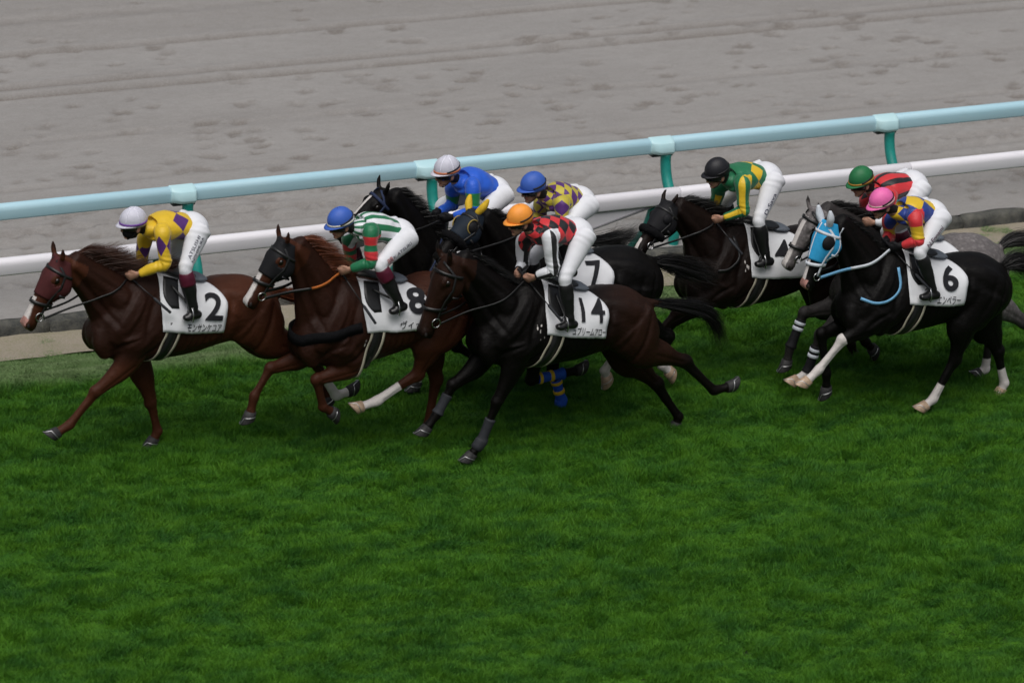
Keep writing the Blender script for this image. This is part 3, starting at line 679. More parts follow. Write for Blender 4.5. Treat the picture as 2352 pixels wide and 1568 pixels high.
    # ---- mane
    if h.get('mane'):
        mn, ln, lift, cnt = h['mane']; rows = []; V2 = []; F2 = []; crest = []
        for r_ in NCs:
            pass
        for i in range(int(cnt*2.3)):
            t = random.random(); k = t*(len(NCs)-1-7)+7; i0 = int(k); c = NCs[i0]+(NCs[min(i0+1, len(NCs)-1)]-NCs[i0])*(k-i0)
            if t > .97: root_p = poll-jd*.03*HK-ax*.03*random.random()
            root_p = np.array(bvh_top(bvh, c[:3]+per*.0, per, random.gauss(0, .012)))
            l = ln*random.uniform(.55, 1.15)*(1-.35*t if t > .8 else 1); out = random.gauss(-.12, .30)
            d0 = nrm(per*lift*random.uniform(.6, 1.3)+A(.75, 0, .12)+ey*out+nd*-.25); pts = [root_p-per*.01]; d = d0; w = random.uniform(.0022, .0045)
            for s_ in range(4):
                pts.append(pts[-1]+d*l/4); d = nrm(d+A(.18, random.gauss(0, .16), -.30*(1.2-lift)+random.gauss(0, .12)))
            ribbon(V2, F2, pts, w)
        mesh_obj('mane', np.array(V2), F2, MAT(mn), root, True)
    # ---- tail
    mn = h['tailc']; V2 = []; F2 = []; TPs = spline(TP, 6)
    for i in range(h.get('tailn', 1300)):
        k0 = random.uniform(0, .25)**1.4*2; sp = random.gauss(0, 1), random.gauss(0, 1); ln = random.uniform(.62, 1.0); dv_ = random.gauss(0, .05), random.gauss(0, .06), abs(random.gauss(0, 1)); pts = []
        for q_ in np.linspace(0, 1, 9):
            x = min(1, (k0+(1-k0)*q_)*ln)*(len(TPs)-1); j = min(int(x), len(TPs)-2); p = TPs[j]+(TPs[j+1]-TPs[j])*(x-j)
            tg = nrm(TPs[j+1]-TPs[j]); pn = nrm(np.cross(tg, ey)); wd = h.get('tailw', .05)*(.22+1.15*math.sin(min(1, x/(len(TPs)-1)*.92+.04)*math.pi*.86))
            pts.append(p+pn*sp[0]*wd*.62+ey*sp[1]*wd*.7+A(0, 0, 1)*random.gauss(0, .004)+(pn*dv_[0]+ey*dv_[1])*q_*q_*(1.6 if dv_[2] > 1.6 else .6))
        ribbon(V2, F2, pts, random.uniform(.0022, .0045))
    mesh_obj('tail', np.array(V2), F2, MAT(mn), root, True)
    h['_'] = dict(root=root, loc=loc, Y0=Y0, skin=skin, bvh=bvh, eu=eu, ev=ev, cl=cl, K=K)
    return root

def strap(P, w, th, wdir, ref=None):
    """flat strap through P; width along wdir (or across ref and the run), thickness th"""
    P = np.asarray(P, float); T = np.gradient(P, axis=0); V = []; n = len(P)
    for i in range(n):
        t = nrm(T[i])
        if wdir is not None: b = nrm(np.asarray(wdir)-t*(np.asarray(wdir)@t)); a = np.cross(t, b)
        else: a = nrm(np.asarray(ref)-t*(np.asarray(ref)@t)); b = np.cross(a, t)
        V += [P[i]+b*w+a*th*.5, P[i]-b*w+a*th*.5, P[i]-b*w-a*th*.5, P[i]+b*w-a*th*.5]
    F = [[i*4+j, i*4+(j+1) % 4, (i+1)*4+(j+1) % 4, (i+1)*4+j] for i in range(n-1) for j in range(4)]+[[0, 3, 2, 1], [(n-1)*4+j for j in range(4)]]
    return np.array(V), F
def ribbon(V, F, pts, w):
    pts = np.asarray(pts, float); n = len(pts); k = len(V); T = np.gradient(pts, axis=0); s = nrm(np.cross(nrm(T[0]), RNG.normal(0, 1, 3)))
    for i in range(n):
        ww = w*(1-.85*(i/(n-1))**1.5)*.5; V.append(pts[i]+s*ww); V.append(pts[i]-s*ww)
    F += [[k+2*i, k+2*i+1, k+2*i+3, k+2*i+2] for i in range(n-1)]
def bvh_top(bvh, c, per, y):
    hit = bvh.ray_cast(Vector(c+np.asarray(per)*.6+A(0, y, 0)), Vector(-np.asarray(per)))
    return hit[0] if hit[0] is not None else Vector(c)
def outside(bvh, p, s):
    hit = bvh.ray_cast(Vector((p[0], p[1]+s*.9, p[2])), Vector((0, -s, 0)))
    if hit[0] is not None and (hit[0].y-p[1])*s > -.02: return Vector((p[0], hit[0].y+s*.018, p[2]))
    return Vector(p)
def cup(c, n, ax, jd, r, depth):
    """half bowl round the back of the eye: closed dome with a cut towards the muzzle"""
    V = []; F = []; na, nr = 26, 8
    for i in range(nr+1):
        q = i/nr*math.pi/2
        for j in range(na):
            z = 2*math.pi*j/na; V.append(c+(ax*math.cos(z)+jd*math.sin(z))*r*math.cos(q)+n*depth*math.sin(q))
    for i in range(nr):
        for j in range(na): F.append([i*na+j, i*na+(j+1) % na, (i+1)*na+(j+1) % na, (i+1)*na+j])
    return np.array(V), F
def text_mesh(txt, bold=0.0, maxlen=.12):
    cu = bpy.data.curves.new('t', 'FONT'); cu.body = txt; cu.size = 1; cu.offset = bold; cu.resolution_u = 4
    o = bpy.data.objects.new('t', cu); COL.objects.link(o); dg = bpy.context.evaluated_depsgraph_get(); e = o.evaluated_get(dg)
    me = bpy.data.meshes.new_from_object(e); bpy.data.objects.remove(o); bpy.data.curves.remove(cu)
    import bmesh
    b = bmesh.new(); b.from_mesh(me); bmesh.ops.triangulate(b, faces=b.faces[:])
    for _ in range(4):
        ed = [x for x in b.edges if x.calc_length() > maxlen]
        if not ed: break
        bmesh.ops.subdivide_edges(b, edges=ed, cuts=1); bmesh.ops.triangulate(b, faces=b.faces[:])
    b.verts.ensure_lookup_table(); v = np.array([x.co[:] for x in b.verts]); f = [[q.index for q in x.verts] for x in b.faces]; b.free(); bpy.data.meshes.remove(me)
    return v, f
PALETTE = dict(black_leather=None, red_cloth=(.066, .015, .016), black_cloth=(.008, .008, .010), blue_cloth=(.03, .33, .62), navy_cloth=(.010, .017, .028), yellow_cloth=(.62, .40, .025),
               white_cloth=(.62, .66, .72), lightblue_cloth=(.18, .42, .66), royal_cloth=(.015, .075, .42), orange_rubber=(.42, .12, .025), grey_wrap=(.030, .032, .038), black_hair=(.0055, .005, .005),
               chestnut_hair=(.15, .042, .017), brown_hair=(.052, .019, .011), grey_hair=(.03, .028, .028), dark_blue_strap=(.02, .03, .07), black_fleece=(.006, .006, .007), brass=(.30, .22, .06), clear_rim=(.10, .10, .11))
def MAT(n):
    if n == 'black_leather': return M_LEATHER
    hair = n.endswith('_hair'); return plain(n, PALETTE[n], .45 if hair else .7, .4 if hair else .25, .3 if hair else .12, 20, 0 if hair else .3, 120)

HORSES = {
 '2': dict(ph=103, Y=-1.32, coat='red chestnut', warm=.72, redleg=1, W=(337, 622), T=(668, 660), poll=(140, 600), muz=(55, 752), arch=.015,
   label='red chestnut racehorse with dark red hood, in the lead, saddle cloth 2',
   nf=[(308, 823), (219, 901), (160, 975), (111, 1006)], ff=[(322, 838), (347, 925), (362, 990), (342, 1030)],
   nh=[(610, 775), (715, 822), (772, 908), (822, 892)], fh=[(600, 778), (722, 815), (742, 880), (760, 930)],
   tail=[(690, 690), (735, 690), (790, 720), (830, 760)], tailc='chestnut_hair', mane=('brown_hair', .30, .95, 2200), sock={'nh': 1.35}, blaze=(.55, 1.02, .03, .05), snip=1, muzdark=.3,
   hand=((292, 640), (298, 626)), hood=dict(mat='red_cloth', to=.52), print=[('2', -.555, .575, .165, .235, 'number', .02), ('モンサンケコア', -.475, .905, .33, .066, 'name_lettering', .012)]),
 '8': dict(ph=98, Y=-1.80, coat='dark chestnut', warm=.6, redleg=1, W=(797, 636), T=(1080, 640), poll=(655, 560), muz=(565, 702), arch=.03,
   label='dark chestnut racehorse with black hood and white blaze, saddle cloth 8',
   nf=[(828, 836), (727, 872), (742, 934), (778, 955)], ff=[(715, 815), (621, 846), (584, 909), (570, 971)],
   nh=[(990, 782), (958, 858), (868, 919), (808, 942)], fh=[(985, 792), (1000, 872), (984, 973), (964, 1014)],
   tail=[(1090, 690), (1140, 690), (1190, 720), (1220, 780)], tailc='chestnut_hair', mane=('chestnut_hair', .24, .7, 1800), sock={'nh': 1.45}, palehoof=('nh',), blaze=(.34, 1.02, .030, .045), muzdark=.5,
   hand=((780, 628), (773, 614)), rein=[('black_leather', 0, .62), ('orange_rubber', .62, 1)], reinw=.013, hood=dict(mat='black_cloth', to=.50),
   breast=[(708, 748), (745, 742), (790, 728), (830, 710), (856, 702)], foam=[((845, 760), -.24, .09, .56)],
   print=[('8', -.575, .50, .175, .24, 'number', .03), ('ヴィー', -.50, .885, .21, .066, 'name_lettering', .012)]),
 'b': dict(Y=-.98, coat='black', W=(1018, 545), T=(1345, 552), poll=(880, 444), muz=(775, 548), arch=.05,
   label='dark brown racehorse with navy browband, ridden by the rider in plain blue',
   nf=[(1030, 740), (1050, 795), (1098, 825), (1135, 812)], ff=[(1015, 740), (985, 800), (964, 862), (948, 900)],
   nh=[(1290, 690), (1395, 750), (1465, 815), (1490, 850)], fh=[(1300, 690), (1400, 760), (1470, 800), (1500, 835)],
   tail=[(1360, 560), (1395, 550), (1430, 546), (1475, 530)], tailc='black_hair', tailw=.03, mane=('black_hair', .15, .8, 1100), sock={'ff': 1.7}, blaze=(.15, .55, .018, .02), bl=.01,
   hand=((1012, 506), (992, 494)), bridle='dark_blue_strap', neckstrap=('dark_blue_strap', [(998, 536), (972, 572), (947, 606)]), print=[]),
 '7': dict(Y=-1.58, coat='black', W=(1232, 562), T=(1495, 585), poll=(1090, 492), muz=(1002, 596), mzoff=-.14, hoff=-.02, arch=.05, earb=.9, earf=.25, earo=.45,
   label='black racehorse with navy hood and yellow ears, saddle cloth 7',
   nf=[(1235, 790), (1221, 872), (1295, 857), (1346, 846)], ff=[(1262, 790), (1271, 848), (1289, 918), (1285, 943)],
   nh=[(1425, 745), (1420, 800), (1389, 851), (1399, 882)], fh=[(1450, 730), (1533, 772), (1520, 838), (1550, 864)],
   tail=[(1505, 610), (1545, 605), (1600, 622), (1655, 640)], tailc='black_hair', tailw=.048, mane=('black_hair', .14, .8, 900), sock={'nh': 1.3, 'fh': 1.75}, palehoof=('nh', 'fh'),
   hand=((1228, 522), (1200, 515)), hood=dict(mat='navy_cloth', to=.50, rim='brass', cup='black_cloth', cupr=.058, ears='yellow_cloth'), roll='black_fleece',
   bandage={'nf': ('royal_cloth', .2, .98, ((.25, 'yellow_cloth'), (.6, 'yellow_cloth'))), 'ff': ('royal_cloth', .35, 1.8, ((.42, 'yellow_cloth'), (.72, 'yellow_cloth')))},
   print=[('7', -.50, .54, .15, .25, 'number', .02), ('ミノアワーリーフ', -.46, .885, .36, .06, 'name_lettering', .012)]),
 '14': dict(ph=97, Y=-2.22, coat='bay', W=(1222, 640), T=(1498, 682), poll=(1030, 600), muz=(968, 772), arch=.01, wu=1.0, warm=.95, legdark=.9,
   label='dark bay racehorse nearest the camera with reddish rump, saddle cloth 14',
   nf=[(1188, 829), (1143, 922), (1106, 1012), (1069, 1063)], ff=[(1112, 829), (1040, 884), (1004, 950), (966, 1002)],
   nh=[(1470, 800), (1572, 832), (1640, 896), (1693, 884)], fh=[(1435, 816), (1507, 883), (1559, 957), (1548, 990)],
   tail=[(1515, 705), (1560, 700), (1620, 715), (1648, 755), (1658, 800)], tailc='black_hair', tailw=.034, mane=('black_hair', .17, .22, 1200), muzdark=.6,
   hand=((1206, 644), (1186, 634)), foam=[((1240, 768), -.24, .085, .56)], bandage={'nf': ('grey_wrap', .45, 1.5, ()), 'ff': ('grey_wrap', .35, .98, ())},
   print=[('14', -.525, .52, .23, .22, 'number', .006), ('ュプリームアロー', -.50, .885, .34, .066, 'name_lettering', .012)]),
 '4': dict(Y=-1.25, coat='brown', W=(1688, 512), T=(1985, 540), poll=(1535, 472), muz=(1462, 580), arch=.07, mzoff=-.1, earb=1.0, earf=.1,
   label='dark brown racehorse with black hood and black fleece noseband, saddle cloth 4',
   nf=[(1640, 680), (1555, 718), (1500, 775), (1465, 825)], ff=[(1630, 685), (1545, 740), (1490, 815), (1450, 857)],
   nh=[(1895, 690), (1950, 735), (1988, 784), (2015, 812)], fh=[(1890, 690), (1935, 735), (1955, 790), (1965, 830)],
   tail=[(2000, 570), (2040, 570), (2090, 600), (2120, 640)], tailc='black_hair', mane=('black_hair', .20, .75, 1300), sock={'ff': 1.6}, blaze=(.75, 1.05, .02, .03),
   hand=((1640, 510), (1632, 500)), neckstrap=('black_leather', [(1655, 522), (1658, 560), (1630, 585), (1605, 592)]), hood=dict(mat='black_cloth', to=.5, cup='black_cloth', cupr=.055), roll='black_fleece', foam=[((1722, 600), -.25, .08, .5)],
   print=[('4', -.40, .54, .17, .23, 'number', .006)]),
 'g': dict(Y=-1.80, coat='grey', W=(2046, 531), T=(2298, 558), poll=(1872, 488), muz=(1802, 616), arch=.07, warm=.85, wu=.45, legdark=1.0,
   label='dappled grey racehorse with dark mane behind the horse in the blue hood',
   nf=[(1940, 730), (1884, 769), (1854, 855), (1811, 885)], ff=[(1933, 700), (1847, 718), (1815, 798), (1803, 851)],
   nh=[(2230, 700), (2275, 760), (2263, 847), (2236, 866)], fh=[(2270, 690), (2352, 742), (2420, 800), (2450, 790)],
   tail=[(2298, 562), (2330, 550), (2400, 552), (2450, 570)], tailc='grey_hair', tailw=.036, mane=('black_hair', .17, .8, 1100), sock={'nh': 1.7, 'nf': 1.9}, palehoof=('nf',), blaze=(.1, 1.0, .03, .04), muzdark=.35,
   hand=((1984, 512), (1980, 500)), bandage={'nf': ('black_cloth', .3, .98, ((.4, 'white_cloth'), (.55, 'white_cloth'))), 'ff': ('black_cloth', .2, .98, ((.3, 'white_cloth'), (.45, 'white_cloth')))}, print=[]),
 '6': dict(Y=-2.40, coat='black', W=(2052, 572), T=(2290, 600), poll=(1902, 515), muz=(1847, 662), arch=.04, mzoff=-.05,
   label='black racehorse with bright blue hood and white ears, saddle cloth 6',
   nf=[(1992, 750), (1935, 781), (1882, 847), (1838, 890)], ff=[(1960, 742), (1886, 766), (1898, 857), (1898, 912)],
   nh=[(2215, 735), (2192, 826), (2143, 916), (2108, 945)], fh=[(2262, 745), (2291, 808), (2307, 880), (2293, 910)],
   tail=[(2305, 615), (2340, 600), (2400, 630), (2440, 720)], tailc='black_hair', tailw=.055, mane=('black_hair', .10, .35, 900), sock={'nf': .92, 'nh': 1.62, 'fh': 1.5}, palehoof=('nf', 'nh', 'fh'), blaze=(.5, 1.02, .018, .03), snip=1,
   hand=((2046, 572), (2030, 557)), rein=[('lightblue_cloth', 0, .45), ('white_cloth', .45, 1)], reinw=.014, bridle='white_cloth', neckstrap=('lightblue_cloth', [(2028, 590), (2024, 630), (1998, 655), (1965, 664), (1940, 660)]),
   hood=dict(mat='blue_cloth', to=.56, cup='black_cloth', cupr=.070, ears='white_cloth', lines=[(.0, .55, .12, .008, 'white_cloth'), (-.03, .52, -2.0, .010, 'white_cloth')]),
   print=[('6', -.50, .52, .16, .24, 'number', .03), ('エンペラー', -.49, .895, .25, .066, 'name_lettering', .012)]),
}
for k_, h_ in HORSES.items(): make_horse(h_)

# ------------------------------------------------------------------ jockeys
def m_skin():
    t = NT('skin'); o = t.obj(); n = t.noise(30, 4, .6, o)
    c = t.mix(t.ramp(n, .3, .7), rgb(.36, .195, .135), rgb(.42, .235, .165))
    c = t.mix(t.attr('hair'), c, rgb(.010, .008, .008)); c = t.mix(t.attr('lip'), c, rgb(.27, .09, .08))
    t.b.inputs['Subsurface Weight'].default_value = .08; t.b.inputs['Subsurface Radius'].default_value = (.02, .008, .004)
    t.bump(n, .15, .003); return t.set(c, .5, .35)
M_SKIN = m_skin()
YEL, PUR, GRN, RED, BLU, WHT, BLK = (.70, .46, .020), (.085, .022, .16), (.012, .155, .065), (.60, .032, .040), (.016, .105, .60), (.74, .76, .80), (.012, .012, .014)
PALEYEL = (.50, .42, .045)
def silk(name, body, sleeve):
    """satin with a woven pattern in the garment's own coordinates: u round the body (0 = spine, .25 = left side), v along it"""
    t = NT(name)
    def turn(a): return t.math('FRACT', t.math('ADD', t.math('DIVIDE', t.math('ARCTAN2', t.attr(a+'s'), t.attr(a+'c')), 2*math.pi), 1.0))
    u, v, us, vs = turn('b'), t.attr('bv'), turn('s'), t.attr('sv')
    def pat(spec, u, v):
        k = spec[0]
        if k == 'plain': return rgb(*spec[1])
        if k == 'checks':                    # diamond checks
            _, c1, c2, nu, nv, ph = spec
            a = t.math('ADD', t.math('MULTIPLY', u, nu), t.math('MULTIPLY', v, nv)); b = t.math('SUBTRACT', t.math('MULTIPLY', u, nu), t.math('MULTIPLY', v, nv))
            s_ = t.math('ADD', t.math('FLOOR', t.math('ADD', a, ph)), t.math('FLOOR', t.math('ADD', b, 20.0+ph)))
            return t.mix(t.math('GREATER_THAN', t.math('FRACT', t.math('MULTIPLY', s_, .5)), .25), rgb(*c1), rgb(*c2))
        if k == 'stripes':                   # along the body
            _, c1, c2, n, ph, duty = spec
            return t.mix(t.math('LESS_THAN', t.math('FRACT', t.math('ADD', t.math('MULTIPLY', u, n), ph)), duty), rgb(*c1), rgb(*c2))
        if k == 'diamonds':                  # separate diamonds: list of rows (v centre, v half, count, phase)
            _, c1, c2, rows = spec; c = rgb(*c1)
            for (vc, vh, n, ph, uh) in rows:
                f = t.math('ABSOLUTE', t.math('SUBTRACT', t.math('FRACT', t.math('ADD', t.math('MULTIPLY', u, n), ph)), .5))
                d = t.math('ADD', t.math('DIVIDE', f, uh), t.math('DIVIDE', t.math('ABSOLUTE', t.math('SUBTRACT', v, vc)), vh))
                c = t.mix(t.math('LESS_THAN', d, 1.0), c, rgb(*c2))
            return c
        if k == 'hoops':
            c = rgb(*spec[1])
            for (v0, v1, cc) in spec[2]:
                m = t.math('MULTIPLY', t.math('GREATER_THAN', v, v0), t.math('LESS_THAN', v, v1)); c = t.mix(m, c, rgb(*cc))
            return c
    c = t.mix(t.math('GREATER_THAN', t.attr('sl'), 0.0), pat(body, u, v), pat(sleeve, us, vs))
    o = t.obj(); t.bump(t.math('ADD', t.noise(9, 4, .6, o, stretch=(1, 1, 2.2)), t.math('MULTIPLY', t.noise(26, 3, .6, o), .3)), .28, .018)
    return t.set(c, .46, .4, Sheen_Weight=.15)
SILKS = {
 '2': silk('silk_yellow_purple_diamonds', ('diamonds', YEL, PUR, ((.34, .25, 5, .90, .5),)), ('diamonds', YEL, PUR, ((.26, .17, 3, .25, .5),))),
 '8': silk('silk_green_white_stripes', ('stripes', GRN, WHT, 9, .25, .52), ('hoops', GRN, ((.13, .27, RED), (.37, .51, RED)))),
 'b': silk('silk_plain_blue', ('plain', BLU), ('hoops', BLU, ((.20, .46, (.012, .19, .06)),))),
 '7': silk('silk_yellow_purple_checks', ('checks', PALEYEL, PUR, 6, 3.4, .0), ('checks', PALEYEL, PUR, 2, 2.5, .3)),
 '14': silk('silk_red_black_checks', ('checks', RED, BLK, 6, 3.4, .25), ('stripes', WHT, BLK, 2, .65, .28)),
 '4': silk('silk_green_yellow_diamonds', ('diamonds', GRN, YEL, ((.36, .22, 5, .90, .5),)), ('stripes', GRN, YEL, 3, .15, .5)),
 'g': silk('silk_red_black_stripes', ('stripes', RED, BLK, 7, .45, .40), ('hoops', WHT, ((-.1, .34, RED),))),
 '6': silk('silk_yellow_blue_lozenges', ('diamonds', YEL, (.018, .045, .24), ((.36, .36, 4, .80, .5), (1.06, .30, 4, .80, .5))), ('hoops', RED, ((.24, .50, YEL),))),
}
def breeches_mat():
    t = NT('white_breeches'); o = t.obj(); n = t.noise(5, 4, .6, o)
    t.bump(t.math('ADD', t.noise(11, 5, .6, o, stretch=(2.5, 1, .8)), t.math('MULTIPLY', t.noise(34, 3, .6, o), .4)), .16, .012)
    return t.set(t.mix(t.ramp(n, .3, .7), rgb(.70, .71, .76), rgb(.76, .77, .81)), .6, .3)
M_BREECH = breeches_mat(); M_BOOT = plain('black_boot_leather', (.010, .010, .011), .28, .5, .2, 20, .5, 30); M_MAROON = plain('maroon_boot_top', (.085, .010, .026), .35, .4, .2, 20, .3, 30)
M_LENS = plain('goggle_lens', (.012, .012, .014), .06, .6); M_STRAPB = plain('black_elastic', (.012, .012, .014), .6); M_MASK = plain('black_mask', (.010, .010, .011), .8, .2, .2, 30, .3)
M_VISOR = None
CAPS = dict(white=(.58, .58, .67), blue=(.045, .12, .48), orange=(.90, .33, .05), black=(.014, .014, .018), green=(.018, .155, .055), pink=(.80, .15, .42))

def hand_shapes(wr, hd, s, grow=0.0):
    """palm, four curled fingers and a thumb closed on the rein; s = -1 left hand"""
    d = nrm(hd-wr); inn = nrm(A(0, -s, 0)-d*(A(0, -s, 0)@d)); n = np.cross(d, inn); n = n if n[2] > 0 else -n
    out = [tube([wr-d*.05, wr, wr+d*.035, hd], A(.026, .024, .036, .036)+grow, A(.024, .020, .020, .017)+grow, lat=inn, seg=12)[:2]]
    for i, (l, o) in enumerate(((.95, .031), (1.05, .011), (1.0, -.010), (.82, -.029))):
        b = hd+n*o-d*.012; pts = [b, b+d*.030*l+inn*.002, b+d*.036*l+inn*.026*l, b+d*.010+inn*.042*l, b-d*.012+inn*.036*l]
        out.append(tube(pts, A(.0105, .0100, .0095, .0090, .0080)+grow, seg=8, res=3)[:2])
    b = wr+d*.030+n*.026; out.append(tube([b, b+d*.025+n*.016+inn*.010, hd+n*.036+inn*.022-d*.005, hd+n*.030+inn*.034+d*.014], A(.015, .0125, .0105, .0085)+grow, seg=8, res=3)[:2])
    return out, (d, inn, n)

def make_jockey(key, j):
    h = HORSES[key]['_']; Y0 = h['Y0']+j.get('yo', 0); root = empty('person', A(h['loc'](-.3, 0)[0], Y0, h['loc'](-.3, .0)[2]))
    tag(root, j['label'], 'jockey', 'jockeys riding the racehorses'); k = j['k']
    P = lambda n, off: PY(k[n], Y0+off)
    shN, shF = P('sh', -.165), P('shf', .165); elN, elF = P('el', -.225), P('elf', .20); haN, haF = P('ha', -.075), P('haf', .055)
    hipN = P('hip', -.125); hipF = hipN+A(0, .25, 0); hipc = (hipN+hipF)/2; shc = shN*.75+A(shF[0], 0, shF[2])*.25; shc = A(shc[0], Y0, shc[2])
    kn = P('kn', -.255); knF = kn+A(-.02, .51, .0) if 'knf' not in k else P('knf', .24)
    an = P('an', -.315); anF = an+A(0, .63, 0); toe = P('to', -.335); toeF = toe+A(0, .67, 0); heel = P('he', -.315) if 'he' in k else an+A(.07, 0, -.05); heelF = heel+A(0, .63, 0)
    hc = P('hel', 0); chin = P('chin', 0); up = nrm(hc-chin); lat = A(0, 1, 0); fw = nrm(np.cross(lat, up)); fw = fw if fw[0] < 0 else -fw
    wrN = elN+(haN-elN)*max(.4, 1-.085/np.linalg.norm(haN-elN)); wrF = elF+(haF-elF)*max(.4, 1-.085/np.linalg.norm(haF-elF))
    sp = shc-hipc; Ls = np.linalg.norm(sp); sd_ = sp/Ls; bk = nrm(np.cross(lat, sd_)); bk = bk if bk[2] > 0 else -bk
    tor = lambda t, b=0.0: hipc+sp*t+bk*b
    hd_c = chin+up*.108                                     # middle of the head
    # ---- the body itself
    mb = MB()
    mb.add(*tube([tor(-.08), tor(.1), tor(.4, .02), tor(.75, .02), tor(1.0), tor(1.1)+up*.02], [.085, .09, .085, .088, .060, .045], [.12, .125, .11, .125, .085, .045], seg=16)[:2])
    mb.add(*tube([tor(.95), tor(1.03)*.5+hd_c*.5, hd_c-fw*.02], [.06, .052, .055], [.058, .05, .055], seg=12)[:2])
    mb.add(*ellipsoid(hd_c+up*.018-fw*.008, (fw, lat, up), (.088, .069, .104), 18, 12))
    mb.add(*ellipsoid(hd_c-up*.050+fw*.030, (fw, lat, up), (.054, .050, .056), 14, 9))          # jaw
    mb.add(*ellipsoid(hd_c-up*.092+fw*.064, (fw, lat, up), (.020, .024, .018)))                   # chin
    mb.add(*tube([hd_c+up*.016+fw*.080, hd_c-up*.012+fw*.094, hd_c-up*.028+fw*.105, hd_c-up*.034+fw*.086], [.009, .011, .015, .012], [.009, .011, .016, .012], seg=8)[:2])   # nose
    mb.add(*ellipsoid(hd_c-up*.060+fw*.079, (fw, lat, up), (.013, .024, .011)))                   # lips
    for s in (-1, 1):
        mb.add(*ellipsoid(hd_c+fw*.070+lat*s*.034-up*.012, (fw, lat, up), (.016, .022, .016)))    # cheekbone
        mb.add(*ellipsoid(hd_c-up*.012-fw*.012+lat*s*.071, (nrm(fw+up*.3), lat, nrm(up-fw*.3)), (.020, .010, .032)))   # ear
    for s, sh, el, wr, ha in ((-1, shN, elN, wrN, haN), (1, shF, elF, wrF, haF)):
        mb.add(*tube([tor(.9)*.6+sh*.4, sh, sh+(el-sh)*.5, el, el+(wr-el)*.35, wr], [.05, .048, .040, .034, .034, .024], seg=12)[:2])
        for q in hand_shapes(wr, ha, s)[0]: mb.add(*q)
    for s, hp_, kk, aa, tt in ((-1, hipN, kn, an, toe), (1, hipF, knF, anF, toeF)):
        mb.add(*tube([hipc*.5+hp_*.5, hp_*.8+kk*.2, hp_*.4+kk*.6, kk, kk*.6+aa*.4, kk*.1+aa*.9], [.075, .075, .060, .045, .040, .028], seg=12)[:2])
    V, F, N = fuse(mb, .0068, 3, .5)
    rel = V-hd_c; ru, rf = rel@up, rel@fw; onh = (np.linalg.norm(rel, axis=1) < .16)
    hair = np.where(onh & (rf < -.015-.2*(ru+.02)) & (ru > -.085) & (np.abs(rel@lat) < .073), 1., 0); lip = np.where(onh & (np.abs(ru+.060) < .011) & (rf > .068) & (np.abs(rel@lat) < .024), .8, 0)
    body = mesh_obj('body', V, F, M_SKIN, root)
    for nme, arr in (('hair', hair), ('lip', lip)):
        at = body.data.attributes.new(nme, 'FLOAT', 'POINT'); at.data.foreach_set('value', arr.astype('f'))
    # ---- silks: torso and sleeves fused, with pattern coordinates of the garment
    mb = MB()
    TC = [tor(.16), tor(.20, .002), tor(.38, .022), tor(.60, .034), tor(.82, .026), tor(.98, .004), tor(1.05)+up*.012, tor(1.05)*.55+hd_c*.45-up*.01]
    v, f, uv = tube(TC, [.104, .110, .110, .120, .122, .104, .074, .060], [.146, .150, .150, .164, .172, .150, .096, .062], seg=32, res=5); mb.add(v, f)
    ARM = []
    for s, sh, el, wr in ((-1, shN, elN, wrN), (1, shF, elF, wrF)):
        C = [tor(.82)*.55+sh*.45+bk*.01, sh*.92+tor(.82)*.08+bk*.004, sh+(el-sh)*.30, sh+(el-sh)*.68, el+nrm(el-(sh+wr)/2)*.004, el+(wr-el)*.30, el+(wr-el)*.72, wr-(wr-el)*.04]
        mb.add(*tube(C, [.064, .072, .064, .056, .053, .050, .042, .034], seg=20, res=5)[:2]); ARM.append((s, sh, el, wr))
    V, F, N = fuse(mb, .0085, 5, .5)
    t_ = (V-hipc)@sd_/Ls; ctr = hipc+np.outer(t_*Ls, sd_); r_ = V-ctr; bc, bs = r_@bk, -r_@lat; bv = (t_-.16)/.89; sl = np.full(len(V), -1.); scv = np.ones(len(V)); ssv = np.zeros(len(V)); sv = np.zeros(len(V)); bd = np.full(len(V), 9.)
    for (s, sh, el, wr) in ARM:
        for p, q_, v0, v1 in ((sh+bk*.03, el, 0, .56), (el, wr, .56, 1)):
            d = q_-p; t = np.clip((V-p)@d/(d@d), 0, 1); w_ = V-p-t[:, None]*d; dist = np.linalg.norm(w_, axis=1); m = dist < bd; n1 = nrm(np.cross(d, A(0, 1, 0))); n1 = n1 if n1[0] > 0 else -n1; n2 = np.cross(nrm(d), n1); n2 = n2 if n2[1]*s > 0 else -n2
            bd = np.where(m, dist, bd); scv = np.where(m, w_@n1, scv); ssv = np.where(m, w_@n2, ssv); sv = np.where(m, v0+(v1-v0)*t, sv)
        edge = (V-(sh-lat*s*.030))@nrm(lat*s*.9-sd_*.12+(el-sh)*.9)
        arm_here = np.where((V[:, 1]-Y0)*s > .06, edge, -1); sl = np.maximum(sl, np.where(bd < .10, arm_here, -1))
        sl = np.where((bd < .075) & (sv > .22) & ((V[:, 1]-Y0)*s > .0), np.maximum(sl, .05), sl)
    crk = np.exp(-((sv-.56)/.13)**2)*(sl > 0)
    D = vnoise(V[:, 0]*11+Y0*3, V[:, 2]*13, 51)*.014+vnoise(V[:, 0]*24, V[:, 2]*9+V[:, 1]*15, 52)*.006+.004*np.sin(sv*75+2*np.arctan2(ssv, scv))*crk
    V = V+N*D[:, None]; so_ = mesh_obj('silks', V, F, SILKS[key], root)
    for nme, arr in (('bc', bc), ('bs', bs), ('bv', bv), ('sc', scv), ('ss', ssv), ('sv', sv), ('sl', sl)):
        at = so_.data.attributes.new(nme, 'FLOAT', 'POINT'); at.data.foreach_set('value', arr.astype('f'))
